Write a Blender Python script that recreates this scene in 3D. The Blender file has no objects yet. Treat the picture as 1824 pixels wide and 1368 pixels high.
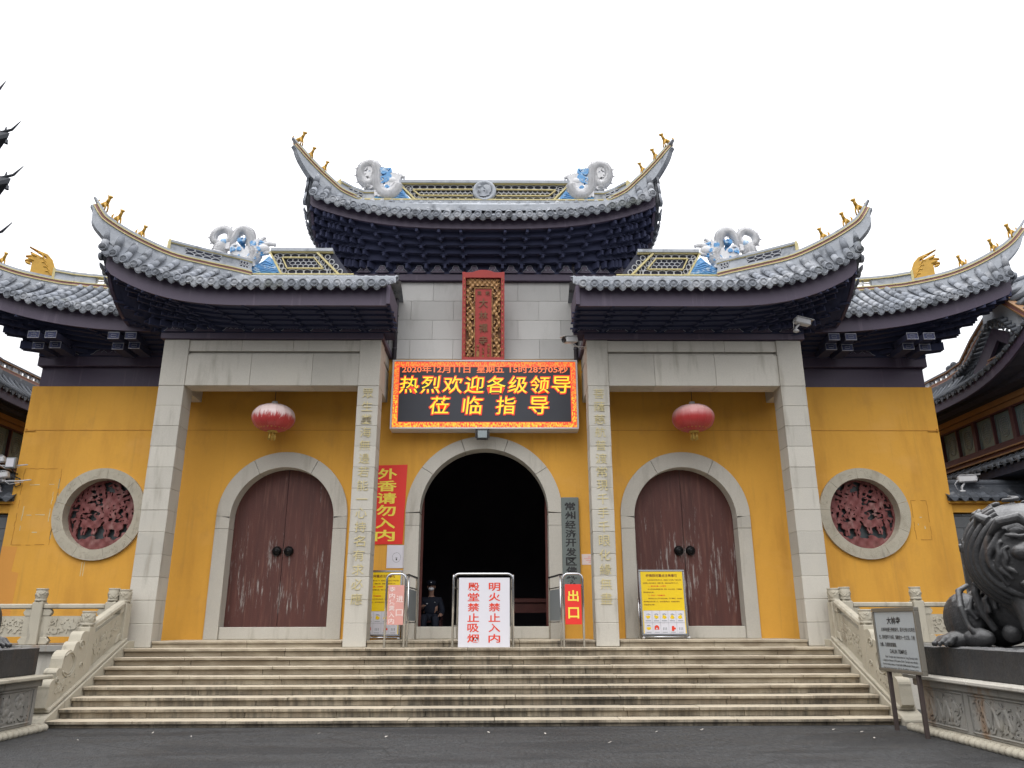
import bpy, bmesh, math, random
import numpy as np
from mathutils import Vector, Matrix
from mathutils.geometry import tessellate_polygon
random.seed(7)
PI = math.pi
SC = bpy.context.scene
COL = SC.collection

# ------------------------------------------------------------------ camera
cam_d = bpy.data.cameras.new('camera'); cam = bpy.data.objects.new('camera', cam_d); COL.objects.link(cam)
PITCH, YAW, ROLL = 0.302175, 0.012084, -0.002407
_cy, _sy, _cp, _sp = math.cos(YAW), math.sin(YAW), math.cos(PITCH), math.sin(PITCH)
_fw = Vector((_sy*_cp, _cy*_cp, _sp)); _rt = Vector((_cy, -_sy, 0)); _up = _rt.cross(_fw)
_c, _s = math.cos(ROLL), math.sin(ROLL)
_r2 = _rt*_c + _up*_s; _u2 = _up*_c - _rt*_s
m = Matrix((_r2, _u2, -_fw)).transposed().to_4x4(); m.translation = Vector((0.4023, 0, 1.4919))
cam.matrix_world = m
cam_d.sensor_width = 36; cam_d.sensor_fit = 'HORIZONTAL'; cam_d.lens = 1364.566/1824*36
cam_d.clip_start = 0.1; cam_d.clip_end = 2000
SC.camera = cam
SC.view_settings.view_transform = 'Standard'; SC.view_settings.look = 'None'
SC.view_settings.exposure = 0.0; SC.view_settings.gamma = 1

# ------------------------------------------------------------------ sky and sun (bright overcast)
SUN_EL, SUN_AZ = math.radians(58), math.radians(200)
W = bpy.data.worlds.new('World'); SC.world = W; W.use_nodes = True
nt = W.node_tree; nt.nodes.clear()
sky = nt.nodes.new('ShaderNodeTexSky'); sky.sky_type = 'NISHITA'; sky.sun_disc = False
sky.sun_elevation = SUN_EL; sky.sun_rotation = SUN_AZ; sky.dust_density = 6; sky.air_density = 1.2
hs = nt.nodes.new('ShaderNodeHueSaturation'); hs.inputs['Saturation'].default_value = 0.12
mx = nt.nodes.new('ShaderNodeMix'); mx.data_type = 'RGBA'; mx.inputs[0].default_value = 0.75
mx.inputs[7].default_value = (14.6, 14.7, 15.2, 1)          # the even white of a cloud sheet
bg = nt.nodes.new('ShaderNodeBackground'); bg.inputs[1].default_value = 0.11
wo = nt.nodes.new('ShaderNodeOutputWorld')
nt.links.new(sky.outputs[0], hs.inputs['Color']); nt.links.new(hs.outputs[0], mx.inputs[6])
tc = nt.nodes.new('ShaderNodeTexCoord'); sx = nt.nodes.new('ShaderNodeSeparateXYZ'); nt.links.new(tc.outputs['Generated'], sx.inputs[0])
mr = nt.nodes.new('ShaderNodeMapRange'); mr.inputs['From Min'].default_value = 0; mr.inputs['From Max'].default_value = 1; mr.inputs['To Min'].default_value = .62; mr.inputs['To Max'].default_value = 2.1
nt.links.new(sx.outputs[2], mr.inputs['Value'])
lo = nt.nodes.new('ShaderNodeMapRange'); lo.interpolation_type = 'SMOOTHSTEP'       # lowest sky dimmed to darken the portico, in place of unseen town and trees
for k_, v_ in (('From Min', .02), ('From Max', .33), ('To Min', .06), ('To Max', 1.0)): lo.inputs[k_].default_value = v_
nt.links.new(sx.outputs[2], lo.inputs['Value'])
ml = nt.nodes.new('ShaderNodeMath'); ml.operation = 'MULTIPLY'; nt.links.new(mr.outputs[0], ml.inputs[0]); nt.links.new(lo.outputs[0], ml.inputs[1])
vm = nt.nodes.new('ShaderNodeVectorMath'); vm.operation = 'SCALE'; nt.links.new(mx.outputs[2], vm.inputs[0]); nt.links.new(ml.outputs[0], vm.inputs['Scale'])
nt.links.new(vm.outputs[0], bg.inputs[0]); nt.links.new(bg.outputs[0], wo.inputs[0])
sd = bpy.data.lights.new('sun', 'SUN'); sd.energy = 0.8; sd.angle = math.radians(40); sd.color = (1, .97, .92)
sun = bpy.data.objects.new('sun', sd); COL.objects.link(sun)
_d = Vector((math.sin(SUN_AZ)*math.cos(SUN_EL), math.cos(SUN_AZ)*math.cos(SUN_EL), math.sin(SUN_EL)))
sun.rotation_euler = _d.to_track_quat('Z', 'Y').to_euler()

# ------------------------------------------------------------------ materials
def _nodes(name):
    mt = bpy.data.materials.new(name); mt.use_nodes = True
    n = mt.node_tree; b = n.nodes['Principled BSDF']
    return mt, n, b
def _pos(n, scale=(1, 1, 1)):
    g = n.nodes.new('ShaderNodeNewGeometry'); mp = n.nodes.new('ShaderNodeMapping')
    mp.inputs['Scale'].default_value = scale
    n.links.new(g.outputs['Position'], mp.inputs['Vector'])
    return mp.outputs[0]
def _noise(n, vec, scale, detail=4, rough=.55):
    t = n.nodes.new('ShaderNodeTexNoise'); t.inputs['Scale'].default_value = scale
    t.inputs['Detail'].default_value = detail; t.inputs['Roughness'].default_value = rough
    n.links.new(vec, t.inputs['Vector']); return t.outputs['Fac']
def _math(n, op, a, b=None, c=None, clamp=False):
    t = n.nodes.new('ShaderNodeMath'); t.operation = op; t.use_clamp = clamp
    for i, x in enumerate((a, b, c)):
        if x is None: continue
        if isinstance(x, (int, float)): t.inputs[i].default_value = x
        else: n.links.new(x, t.inputs[i])
    return t.outputs[0]
def _ramp(n, x, lo, hi, a=0., b=1.):
    t = n.nodes.new('ShaderNodeMapRange'); t.interpolation_type = 'SMOOTHSTEP'
    for k, v in (('From Min', lo), ('From Max', hi), ('To Min', a), ('To Max', b)): t.inputs[k].default_value = v
    n.links.new(x, t.inputs['Value']); return t.outputs[0]
def _mix(n, fac, a, b, mode='MIX'):
    t = n.nodes.new('ShaderNodeMix'); t.data_type = 'RGBA'; t.blend_type = mode
    for i, x in ((0, fac), (6, a), (7, b)):
        if isinstance(x, (int, float)): t.inputs[i].default_value = x
        elif isinstance(x, tuple): t.inputs[i].default_value = (*x[:3], 1)
        else: n.links.new(x, t.inputs[i])
    return t.outputs[2]
def _island(n):
    g = n.nodes.new('ShaderNodeNewGeometry'); return g.outputs['Random Per Island']
def _bump(n, b, h, strength, dist=.02):
    t = n.nodes.new('ShaderNodeBump'); t.inputs['Strength'].default_value = strength; t.inputs['Distance'].default_value = dist
    n.links.new(h, t.inputs['Height']); n.links.new(t.outputs[0], b.inputs['Normal'])
def _axis(n, i):
    g = n.nodes.new('ShaderNodeNewGeometry'); s = n.nodes.new('ShaderNodeSeparateXYZ')
    n.links.new(g.outputs['Position'], s.inputs[0]); return s.outputs[i]
def mat(name, col, rough=.75, metal=0., var=.12, vs=1.5, fine=.06, fs=45, island=0., bump=0., bs=60, streaks=()):
    """base colour x large noise x fine noise x block tone, then streaks [(colour, amount, scale xyz, lo, hi)]"""
    mt, n, b = _nodes(name)
    p = _pos(n)
    v = _math(n, 'MULTIPLY_ADD', _noise(n, p, vs), 2*var, 1-var)
    if fine: v = _math(n, 'MULTIPLY', v, _math(n, 'MULTIPLY_ADD', _noise(n, p, fs, 2), 2*fine, 1-fine))
    if island: v = _math(n, 'MULTIPLY', v, _math(n, 'MULTIPLY_ADD', _island(n), 2*island, 1-island))
    c = n.nodes.new('ShaderNodeCombineColor')
    for i in range(3): n.links.new(_math(n, 'MULTIPLY', v, col[i]), c.inputs[i])
    cc = c.outputs[0]
    for (scol, amt, sc, lo, hi) in streaks:
        f = _ramp(n, _noise(n, _pos(n, sc), 1., 5, .6), lo, hi, 0, amt)
        cc = _mix(n, f, cc, scol)
    n.links.new(cc, b.inputs['Base Color'])
    b.inputs['Roughness'].default_value = rough; b.inputs['Metallic'].default_value = metal
    if bump: _bump(n, b, _noise(n, p, bs, 5, .65), bump)
    return mt
M = {}
GR = (.46, .437, .385)
M['stone'] = mat('granite', GR, .8, var=.10, vs=.8, fine=.17, fs=70, island=.09, bump=.15, bs=120,
                 streaks=[((.24, .215, .17), .55, (5, 5, .7), .52, .75), ((.5, .47, .4), .3, (1.5, 1.5, 1.5), .55, .7)])
M['stone_carved'] = mat('carved_stone', (.43, .395, .315), .85, var=.16, vs=1.6, fine=.10, fs=60, bump=.25, bs=50,
                 streaks=[((.20, .16, .11), .6, (3, 3, 1.1), .5, .75), ((.16, .15, .13), .5, (7, 7, 2), .58, .74)])
M['stone_wall'] = mat('ashlar', (.44, .435, .42), .8, var=.10, vs=1.2, fine=.07, fs=70, island=.14, bump=.1, bs=100,
                 streaks=[((.3, .29, .27), .35, (4, 4, 1.2), .5, .72)])
M['ped_stone'] = mat('pedestal_stone', (.27, .26, .235), .8, var=.2, vs=1.2, fine=.1, fs=50, bump=.25, bs=45,
                 streaks=[((.24, .12, .04), .75, (2.2, 2.2, .25), .52, .68), ((.07, .07, .07), .75, (3.5, 3.5, .4), .52, .7), ((.42, .39, .32), .5, (1, 1, 1.6), .55, .7)])
M['yellow'] = mat('ochre_plaster', (.675, .345, .048), .85, var=.09, vs=.9, fine=.035, fs=25, bump=.12, bs=14,
                 streaks=[((.45, .21, .03), .55, (1.6, 1.6, .35), .48, .75), ((.70, .37, .08), .55, (.7, .7, 1.2), .53, .72), ((.36, .20, .05), .3, (9, 9, .45), .55, .8), ((.47, .24, .05), .4, (2, 2, 1.2), .55, .75)])
M['yellow_patch'] = mat('fresh_ochre_plaster', (.66, .30, .06), .85, var=.06, vs=1.5, fine=.03, bump=.1, bs=15)
M['paint_line'] = mat('pale_paint', (.6, .52, .3), .7, var=.3, vs=8)
M['scar_dark'] = mat('dark_scar', (.46, .222, .035), .9, var=.3, vs=6)
M['tile'] = mat('grey_roof_tile', (.215, .232, .262), .9, var=.34, vs=2.2, fine=.16, fs=26, island=.24, bump=.3, bs=30,
                 streaks=[((.46, .475, .50), .75, (1.6, 1.6, 1.6), .44, .68), ((.06, .065, .075), .8, (4.5, 4.5, 4.5), .53, .68), ((.12, .13, .10), .5, (1.2, 1.2, 1.2), .58, .7)])
M['tile_dark'] = mat('dark_roof_tile', (.07, .078, .092), .7, var=.35, vs=3, fine=.15, fs=20, island=.3, bump=.3, bs=30,
                 streaks=[((.30, .31, .32), .5, (4, 4, 4), .58, .72)])
M['whitewash'] = mat('whitewashed_ridge', (.38, .405, .44), .8, var=.18, vs=2.5, fine=.1, fs=20, bump=.25, bs=25,
                 streaks=[((.13, .14, .16), .75, (3.5, 3.5, 3.5), .52, .72), ((.54, .56, .59), .5, (1.7, 1.7, 1.7), .5, .7)])
M['navy'] = mat('navy_bracket_paint', (.026, .031, .074), .8, var=.12, vs=3, fine=.05, fs=20)
M['purple'] = mat('plum_board_paint', (.066, .048, .080), .55, var=.15, vs=2, fine=.08, fs=30, bump=.08, bs=30,
                 streaks=[((.15, .12, .165), .45, (6, 6, .35), .58, .72)])
M['motif'] = mat('pale_blue_outline', (.30, .31, .36), .7)
M['gold_line'] = mat('faded_gold_line', (.56, .48, .23), .6, var=.25, vs=6, fine=.1)
M['maroon'] = mat('maroon_line', (.24, .11, .10), .6, var=.2, vs=5)
M['gold_figure'] = mat('yellow_glaze', (.55, .31, .035), .5, var=.25, vs=9, fine=.1, fs=60)
M['dragon_white'] = mat('weathered_white', (.70, .70, .71), .8, var=.2, vs=7, fine=.12, fs=60, bump=.5, bs=50,
                 streaks=[((.34, .38, .45), .5, (7, 7, 7), .55, .75)])
M['dragon_blue'] = mat('blue_glaze', (.10, .30, .58), .5, var=.3, vs=8, fine=.1, bump=.3, bs=30,
                 streaks=[((.55, .66, .74), .8, (9, 9, 9), .5, .66)])
M['lattice'] = mat('ridge_lattice', (.47, .48, .50), .8, var=.2, vs=5)
M['door'] = None
M['knob'] = mat('black_iron', (.012, .012, .013), .35, .6)
M['lattice_red'] = mat('carved_red_wood', (.18, .052, .05), .7, var=.25, vs=5, fine=.1, bump=.2, bs=40,
                 streaks=[((.33, .20, .18), .6, (5, 5, 2), .5, .72)])
M['dark_glass'] = mat('dark_glass', (.07, .085, .09), .2, var=.1)
M['plaque_red'] = mat('plaque_red', (.40, .052, .045), .5, var=.15, vs=4)
M['plaque_gold'] = mat('gilded_carving', (.37, .20, .075), .5, .25, var=.35, vs=8, fine=.15, fs=40,
                 streaks=[((.12, .05, .03), .8, (14, 14, 14), .52, .64)])
M['plaque_ground'] = mat('dark_gilt_ground', (.20, .09, .04), .6, var=.3, vs=20)
M['plaque_ink'] = mat('plaque_lettering', (.20, .10, .05), .5)
M['gilt'] = mat('gilt_letter', (.55, .47, .24), .55, 0., var=.2, vs=20)
M['steel'] = mat('stainless_steel', (.55, .56, .58), .22, 1., var=.04)
M['panel_grey'] = mat('grey_panel', (.22, .24, .25), .5, var=.05)
M['board_white'] = mat('white_board', (.66, .65, .70), .45, var=.02, fine=0)
M['sign_red'] = mat('red_sign', (.72, .03, .02), .5, var=.04, fine=0)
M['sign_pink'] = mat('faded_pink_sign', (.62, .30, .26), .5, var=.08, vs=4)
M['ink_red'] = mat('red_ink', (.70, .045, .012), .5, var=.03, fine=0)
M['ink_yellow'] = mat('yellow_ink', (.85, .70, .08), .5, var=.03, fine=0)
M['ink_white'] = mat('white_ink', (.80, .66, .62), .5, var=.08, fine=0)
M['ink_black'] = mat('black_ink', (.02, .02, .022), .5, fine=0)
M['ink_brown'] = mat('brown_ink', (.20, .07, .01), .6, fine=0)
M['poster_yellow'] = mat('yellow_poster', (.80, .56, .01), .3, var=.03, fine=0)
M['paper_pink'] = mat('pale_paper', (.70, .58, .54), .7, var=.03)
M['plate_grey'] = mat('grey_plate', (.15, .175, .165), .4, .1, var=.1, vs=2)
M['bronze'] = mat('dark_bronze', (.035, .037, .042), .40, .55, var=.35, vs=4, fine=.1, fs=40, bump=.25, bs=22,
                 streaks=[((.11, .11, .11), .6, (3, 3, 3), .52, .72), ((.07, .045, .035), .5, (5, 5, .8), .56, .7)])
def bronze_mat():
    mt, n, b = _nodes('weathered_bronze_lit_tops')
    p = _pos(n)
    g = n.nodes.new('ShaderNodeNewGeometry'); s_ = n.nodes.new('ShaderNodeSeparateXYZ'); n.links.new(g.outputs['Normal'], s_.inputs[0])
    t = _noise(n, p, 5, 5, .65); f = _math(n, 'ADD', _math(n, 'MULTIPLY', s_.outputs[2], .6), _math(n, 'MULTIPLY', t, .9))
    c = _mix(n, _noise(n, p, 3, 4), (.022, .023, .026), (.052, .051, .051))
    c = _mix(n, _ramp(n, f, .55, 1.05, 0, .95), c, (.24, .24, .24))  # up-facing grey: dust, with highlights painted onto the tops
    c = _mix(n, _ramp(n, _noise(n, _pos(n, (5, 5, .8)), 1, 4), .58, .72, 0, .6), c, (.075, .05, .036))
    n.links.new(c, b.inputs['Base Color']); b.inputs['Metallic'].default_value = .15
    n.links.new(_ramp(n, t, .3, .7, .42, .72), b.inputs['Roughness'])
    _bump(n, b, _math(n, 'ADD', _noise(n, p, 26, 5, .7), _noise(n, p, 8, 3)), .45, .03)
    return mt
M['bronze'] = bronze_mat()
M['asphalt'] = None
M['cream_metal'] = mat('white_metal', (.58, .58, .59), .4, var=.04)
M['black_plastic'] = mat('black_plastic', (.02, .02, .022), .4)
M['lens'] = mat('lens_glass', (.25, .29, .30), .1, var=.1)
M['lantern'] = None
M['brass'] = mat('brass_thread', (.55, .38, .09), .5, .3, var=.2, vs=10)
M['sign_frame'] = mat('dull_metal_frame', (.21, .195, .165), .45, .5, var=.15, vs=5)
M['sign_face'] = mat('pale_blue_grey_sheet', (.40, .435, .45), .4, var=.06, vs=3)
M['sign_post'] = mat('rusty_post', (.055, .04, .036), .7, var=.3, vs=8)
M['brick'] = mat('grey_brick', (.10, .105, .11), .85, var=.2, vs=3, fine=.1, island=.3, bump=.2)
M['hall_glass'] = mat('dull_green_glass', (.13, .19, .20), .18, var=.3, vs=2)
M['hall_red'] = mat('dark_red_timber', (.075, .022, .024), .55, var=.2, vs=4)
M['hall_dark'] = mat('dark_hall_paint', (.03, .033, .055), .7, var=.2)
M['brown_gold'] = mat('brown_beam', (.30, .16, .07), .6, var=.2, vs=3)
M['pipe'] = mat('dark_pipe', (.05, .045, .055), .5, var=.2, vs=3)
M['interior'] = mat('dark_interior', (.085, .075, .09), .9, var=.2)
M['altar'] = mat('altar_red', (.10, .025, .018), .6, var=.3, vs=5)
M['skin'] = mat('skin', (.38, .22, .16), .6, var=.08, vs=10)
M['uniform'] = mat('navy_uniform', (.008, .012, .026), .8, var=.15, vs=8)
M['mask'] = mat('white_mask', (.75, .77, .8), .7)
M['scrap'] = mat('paper_scrap', (.42, .39, .35), .8, var=.2, vs=20)
M['pagoda'] = mat('pagoda_tile', (.045, .05, .058), .8, var=.2, vs=1)

def door_mat():
    mt, n, b = _nodes('peeling_red_door')
    p = _pos(n)
    base = _mix(n, _noise(n, _pos(n, (9, 9, .7)), 1, 5), (.042, .0125, .010), (.122, .036, .026))
    pink = _ramp(n, _noise(n, _pos(n, (14, 14, 1.1)), 1, 5), .5, .72, 0, .6)
    c = _mix(n, pink, base, (.17, .07, .05))
    z = _axis(n, 2); zone = _math(n, 'MULTIPLY', _ramp(n, z, 1.3, 2.3), _ramp(n, z, 4.1, 2.6))
    x = _axis(n, 0); zone = _math(n, 'MULTIPLY', zone, _ramp(n, x, -4, 3.4, .75, 1.0))
    st = _noise(n, _pos(n, (17, 17, 1.25)), 1, 7, .7)
    big = _noise(n, _pos(n, (2.4, 2.4, .9)), 1, 3)
    f = _math(n, 'ADD', _math(n, 'MULTIPLY', st, .75), _math(n, 'ADD', _math(n, 'MULTIPLY', big, .35), _math(n, 'MULTIPLY', zone, .10)))
    f = _math(n, 'ADD', f, _math(n, 'MULTIPLY', _math(n, 'SUBTRACT', _noise(n, _pos(n, (45, 45, 9)), 1, 4, .7), .5), .22)); f = _ramp(n, f, .655, .78, 0, .8)
    c = _mix(n, f, c, (.36, .34, .32))
    n.links.new(c, b.inputs['Base Color']); b.inputs['Roughness'].default_value = .6
    _bump(n, b, _math(n, 'ADD', st, _noise(n, p, 40, 3)), .15)
    return mt
M['door'] = door_mat()
def step_mat():
    mt, n, b = _nodes('stained_step_shaded_risers')
    p = _pos(n)
    v = _math(n, 'MULTIPLY_ADD', _noise(n, p, 1.1), .22, .89)
    v = _math(n, 'MULTIPLY', v, _math(n, 'MULTIPLY_ADD', _noise(n, p, 80, 2), .2, .9))
    v = _math(n, 'MULTIPLY', v, _math(n, 'MULTIPLY_ADD', _island(n), .22, .89))
    c = n.nodes.new('ShaderNodeCombineColor')
    for i, k in enumerate((.47, .41, .31)): n.links.new(_math(n, 'MULTIPLY', v, k), c.inputs[i])
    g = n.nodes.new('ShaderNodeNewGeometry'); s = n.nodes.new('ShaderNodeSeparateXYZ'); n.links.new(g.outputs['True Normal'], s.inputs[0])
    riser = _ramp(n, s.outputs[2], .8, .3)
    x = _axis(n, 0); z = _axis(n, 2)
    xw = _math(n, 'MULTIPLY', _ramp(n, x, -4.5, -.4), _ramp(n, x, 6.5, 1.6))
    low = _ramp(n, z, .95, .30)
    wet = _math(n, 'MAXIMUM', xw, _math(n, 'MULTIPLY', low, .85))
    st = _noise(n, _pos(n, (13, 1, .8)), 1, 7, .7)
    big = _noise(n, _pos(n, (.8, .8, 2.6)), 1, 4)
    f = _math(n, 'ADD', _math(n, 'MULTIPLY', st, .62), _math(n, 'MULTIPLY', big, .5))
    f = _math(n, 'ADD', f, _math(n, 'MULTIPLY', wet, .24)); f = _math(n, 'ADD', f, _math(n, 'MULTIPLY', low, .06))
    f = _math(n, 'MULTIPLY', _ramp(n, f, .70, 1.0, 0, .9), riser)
    tan = _math(n, 'MULTIPLY', _ramp(n, _noise(n, _pos(n, (2, 2, 3)), 1, 4), .30, .66, .25, .85), riser)  # vertical faces browned: riser stains with the risers' shade painted in
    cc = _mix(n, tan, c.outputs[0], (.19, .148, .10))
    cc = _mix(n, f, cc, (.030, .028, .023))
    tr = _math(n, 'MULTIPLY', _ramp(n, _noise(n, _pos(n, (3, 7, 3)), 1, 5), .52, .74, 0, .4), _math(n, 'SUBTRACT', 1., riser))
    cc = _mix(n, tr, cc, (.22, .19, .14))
    n.links.new(cc, b.inputs['Base Color']); b.inputs['Roughness'].default_value = .75
    _bump(n, b, _noise(n, p, 90, 5, .7), .25)
    return mt
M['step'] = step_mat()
def asphalt_mat():
    mt, n, b = _nodes('asphalt')
    p = _pos(n)
    big = _noise(n, p, .35, 5); mid = _noise(n, _pos(n, (.8, 2.2, 1)), 1.2, 5); fine = _noise(n, _pos(n, (1, .22, 1)), 26, 5, .8); crk = n.nodes.new('ShaderNodeTexVoronoi'); crk.feature = 'DISTANCE_TO_EDGE'; crk.inputs['Scale'].default_value = .55; n.links.new(_pos(n, (1, 1.6, 1)), crk.inputs['Vector'])
    t = n.nodes.new('ShaderNodeTexVoronoi'); t.inputs['Scale'].default_value = 42; n.links.new(p, t.inputs['Vector'])
    v = _math(n, 'MULTIPLY_ADD', big, .7, .55)
    v = _math(n, 'MULTIPLY', v, _math(n, 'MULTIPLY_ADD', mid, .7, .65))
    v = _math(n, 'MULTIPLY', v, _math(n, 'MULTIPLY_ADD', fine, 3.4, -.7, clamp=False))
    c = n.nodes.new('ShaderNodeCombineColor')
    for i, k in enumerate((.046, .047, .048)): n.links.new(_math(n, 'MULTIPLY', v, k), c.inputs[i])
    wet = _ramp(n, _noise(n, _pos(n, (.45, 1.3, 1)), 1, 4), .50, .60, 0, .55)
    ch = _ramp(n, t.outputs['Distance'], .25, .1, 0, .45)
    ch = _math(n, 'MULTIPLY', ch, _ramp(n, _noise(n, p, 30, 2), .5, .65))
    cc = _mix(n, ch, c.outputs[0], (.14, .14, .14)); cc = _mix(n, wet, cc, (.016, .016, .017))
    cc = _mix(n, _math(n, 'MULTIPLY', _ramp(n, crk.outputs['Distance'], .012, .002, 0, .7), _ramp(n, big, .48, .58)), cc, (.012, .012, .012))
    n.links.new(cc, b.inputs['Base Color'])
    n.links.new(_ramp(n, mid, .35, .65, .6, .85), b.inputs['Roughness'])
    _bump(n, b, _math(n, 'ADD', fine, t.outputs['Distance']), .7, .03)
    return mt
M['asphalt'] = asphalt_mat()
def lantern_mat(name, lo, hi, pale, amp):
    mt, n, b = _nodes(name)
    z = _axis(n, 2)
    g = n.nodes.new('ShaderNodeNewGeometry')
    st = _noise(n, _pos(n, (22, 22, 3)), 1, 4, .7)
    f = _math(n, 'ADD', z, _math(n, 'MULTIPLY', _math(n, 'SUBTRACT', st, .5), amp))
    f = _ramp(n, f, lo, hi, 0, .92)
    c = _mix(n, f, (.47, .04, .04), pale)
    n.links.new(c, b.inputs['Base Color']); b.inputs['Roughness'].default_value = .35
    b.inputs['Sheen Weight'].default_value = .2
    return mt
M['lantern_torn'] = lantern_mat('faded_red_satin', 5.57, 5.69, (.82, .68, .66), .42)
M['lantern_sheen'] = lantern_mat('red_satin', 5.56, 5.84, (.80, .50, .48), .12)  # satin sheen painted in as a paler pink top
def emis(name, col, strength):
    mt, n, b = _nodes(name)
    b.inputs['Base Color'].default_value = (.02, .02, .02, 1)
    b.inputs['Emission Color'].default_value = (*col, 1); b.inputs['Emission Strength'].default_value = strength
    return mt
M['led_yellow'] = emis('lit_yellow_diodes', (1, .72, .02), 1.25)
M['led_red'] = emis('lit_red_diodes', (1, .05, .015), 1.0)
M['led_orange'] = emis('lit_orange_diodes', (1, .20, .06), 1.15)
M['led_off'] = mat('dark_led_panel', (.028, .031, .042), .5, var=.25, vs=1.5, fine=.2, fs=120)
def led_border():
    mt, n, b = _nodes('lit_border_diodes')
    sn = n.nodes.new('ShaderNodeVectorMath'); sn.operation = 'SNAP'; sn.inputs[1].default_value = (.022, .022, .022)
    n.links.new(_pos(n), sn.inputs[0])
    wn = n.nodes.new('ShaderNodeTexWhiteNoise'); n.links.new(sn.outputs[0], wn.inputs['Vector'])
    c = _mix(n, _ramp(n, wn.outputs['Value'], .45, .6), (1, .07, .02), (1, .62, .03))
    z = _axis(n, 2)
    c = _mix(n, _ramp(n, z, 6.0, 6.5, 0, .55), c, (1, .09, .03))
    n.links.new(c, b.inputs['Emission Color']); b.inputs['Emission Strength'].default_value = 1.05
    b.inputs['Base Color'].default_value = (.03, .02, .02, 1)
    return mt
M['led_border'] = led_border()

# ------------------------------------------------------------------ object helpers
OFF = {}
def _off(p): return OFF.get(p.name, Vector((0, 0, 0))) if p else Vector((0, 0, 0))
def props(o, label=None, cat=None, group=None, kind=None):
    if label: o['label'] = label
    if cat: o['category'] = cat
    if group: o['group'] = group
    if kind: o['kind'] = kind
    return o
def thing(name, label, cat, loc=(0, 0, 0), rot=(0, 0, 0), group=None, local=False):
    o = bpy.data.objects.new(name, None); COL.objects.link(o); o.empty_display_size = .1
    o.location = loc; o.rotation_euler = rot
    OFF[o.name] = Vector((0, 0, 0)) if local else Vector(loc)
    return props(o, label, cat, group)
def copy_tree(o, parent=None):
    c = o.copy(); COL.objects.link(c)
    if parent: c.parent = parent
    for ch in list(o.children): copy_tree(ch, c)
    return c

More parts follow.
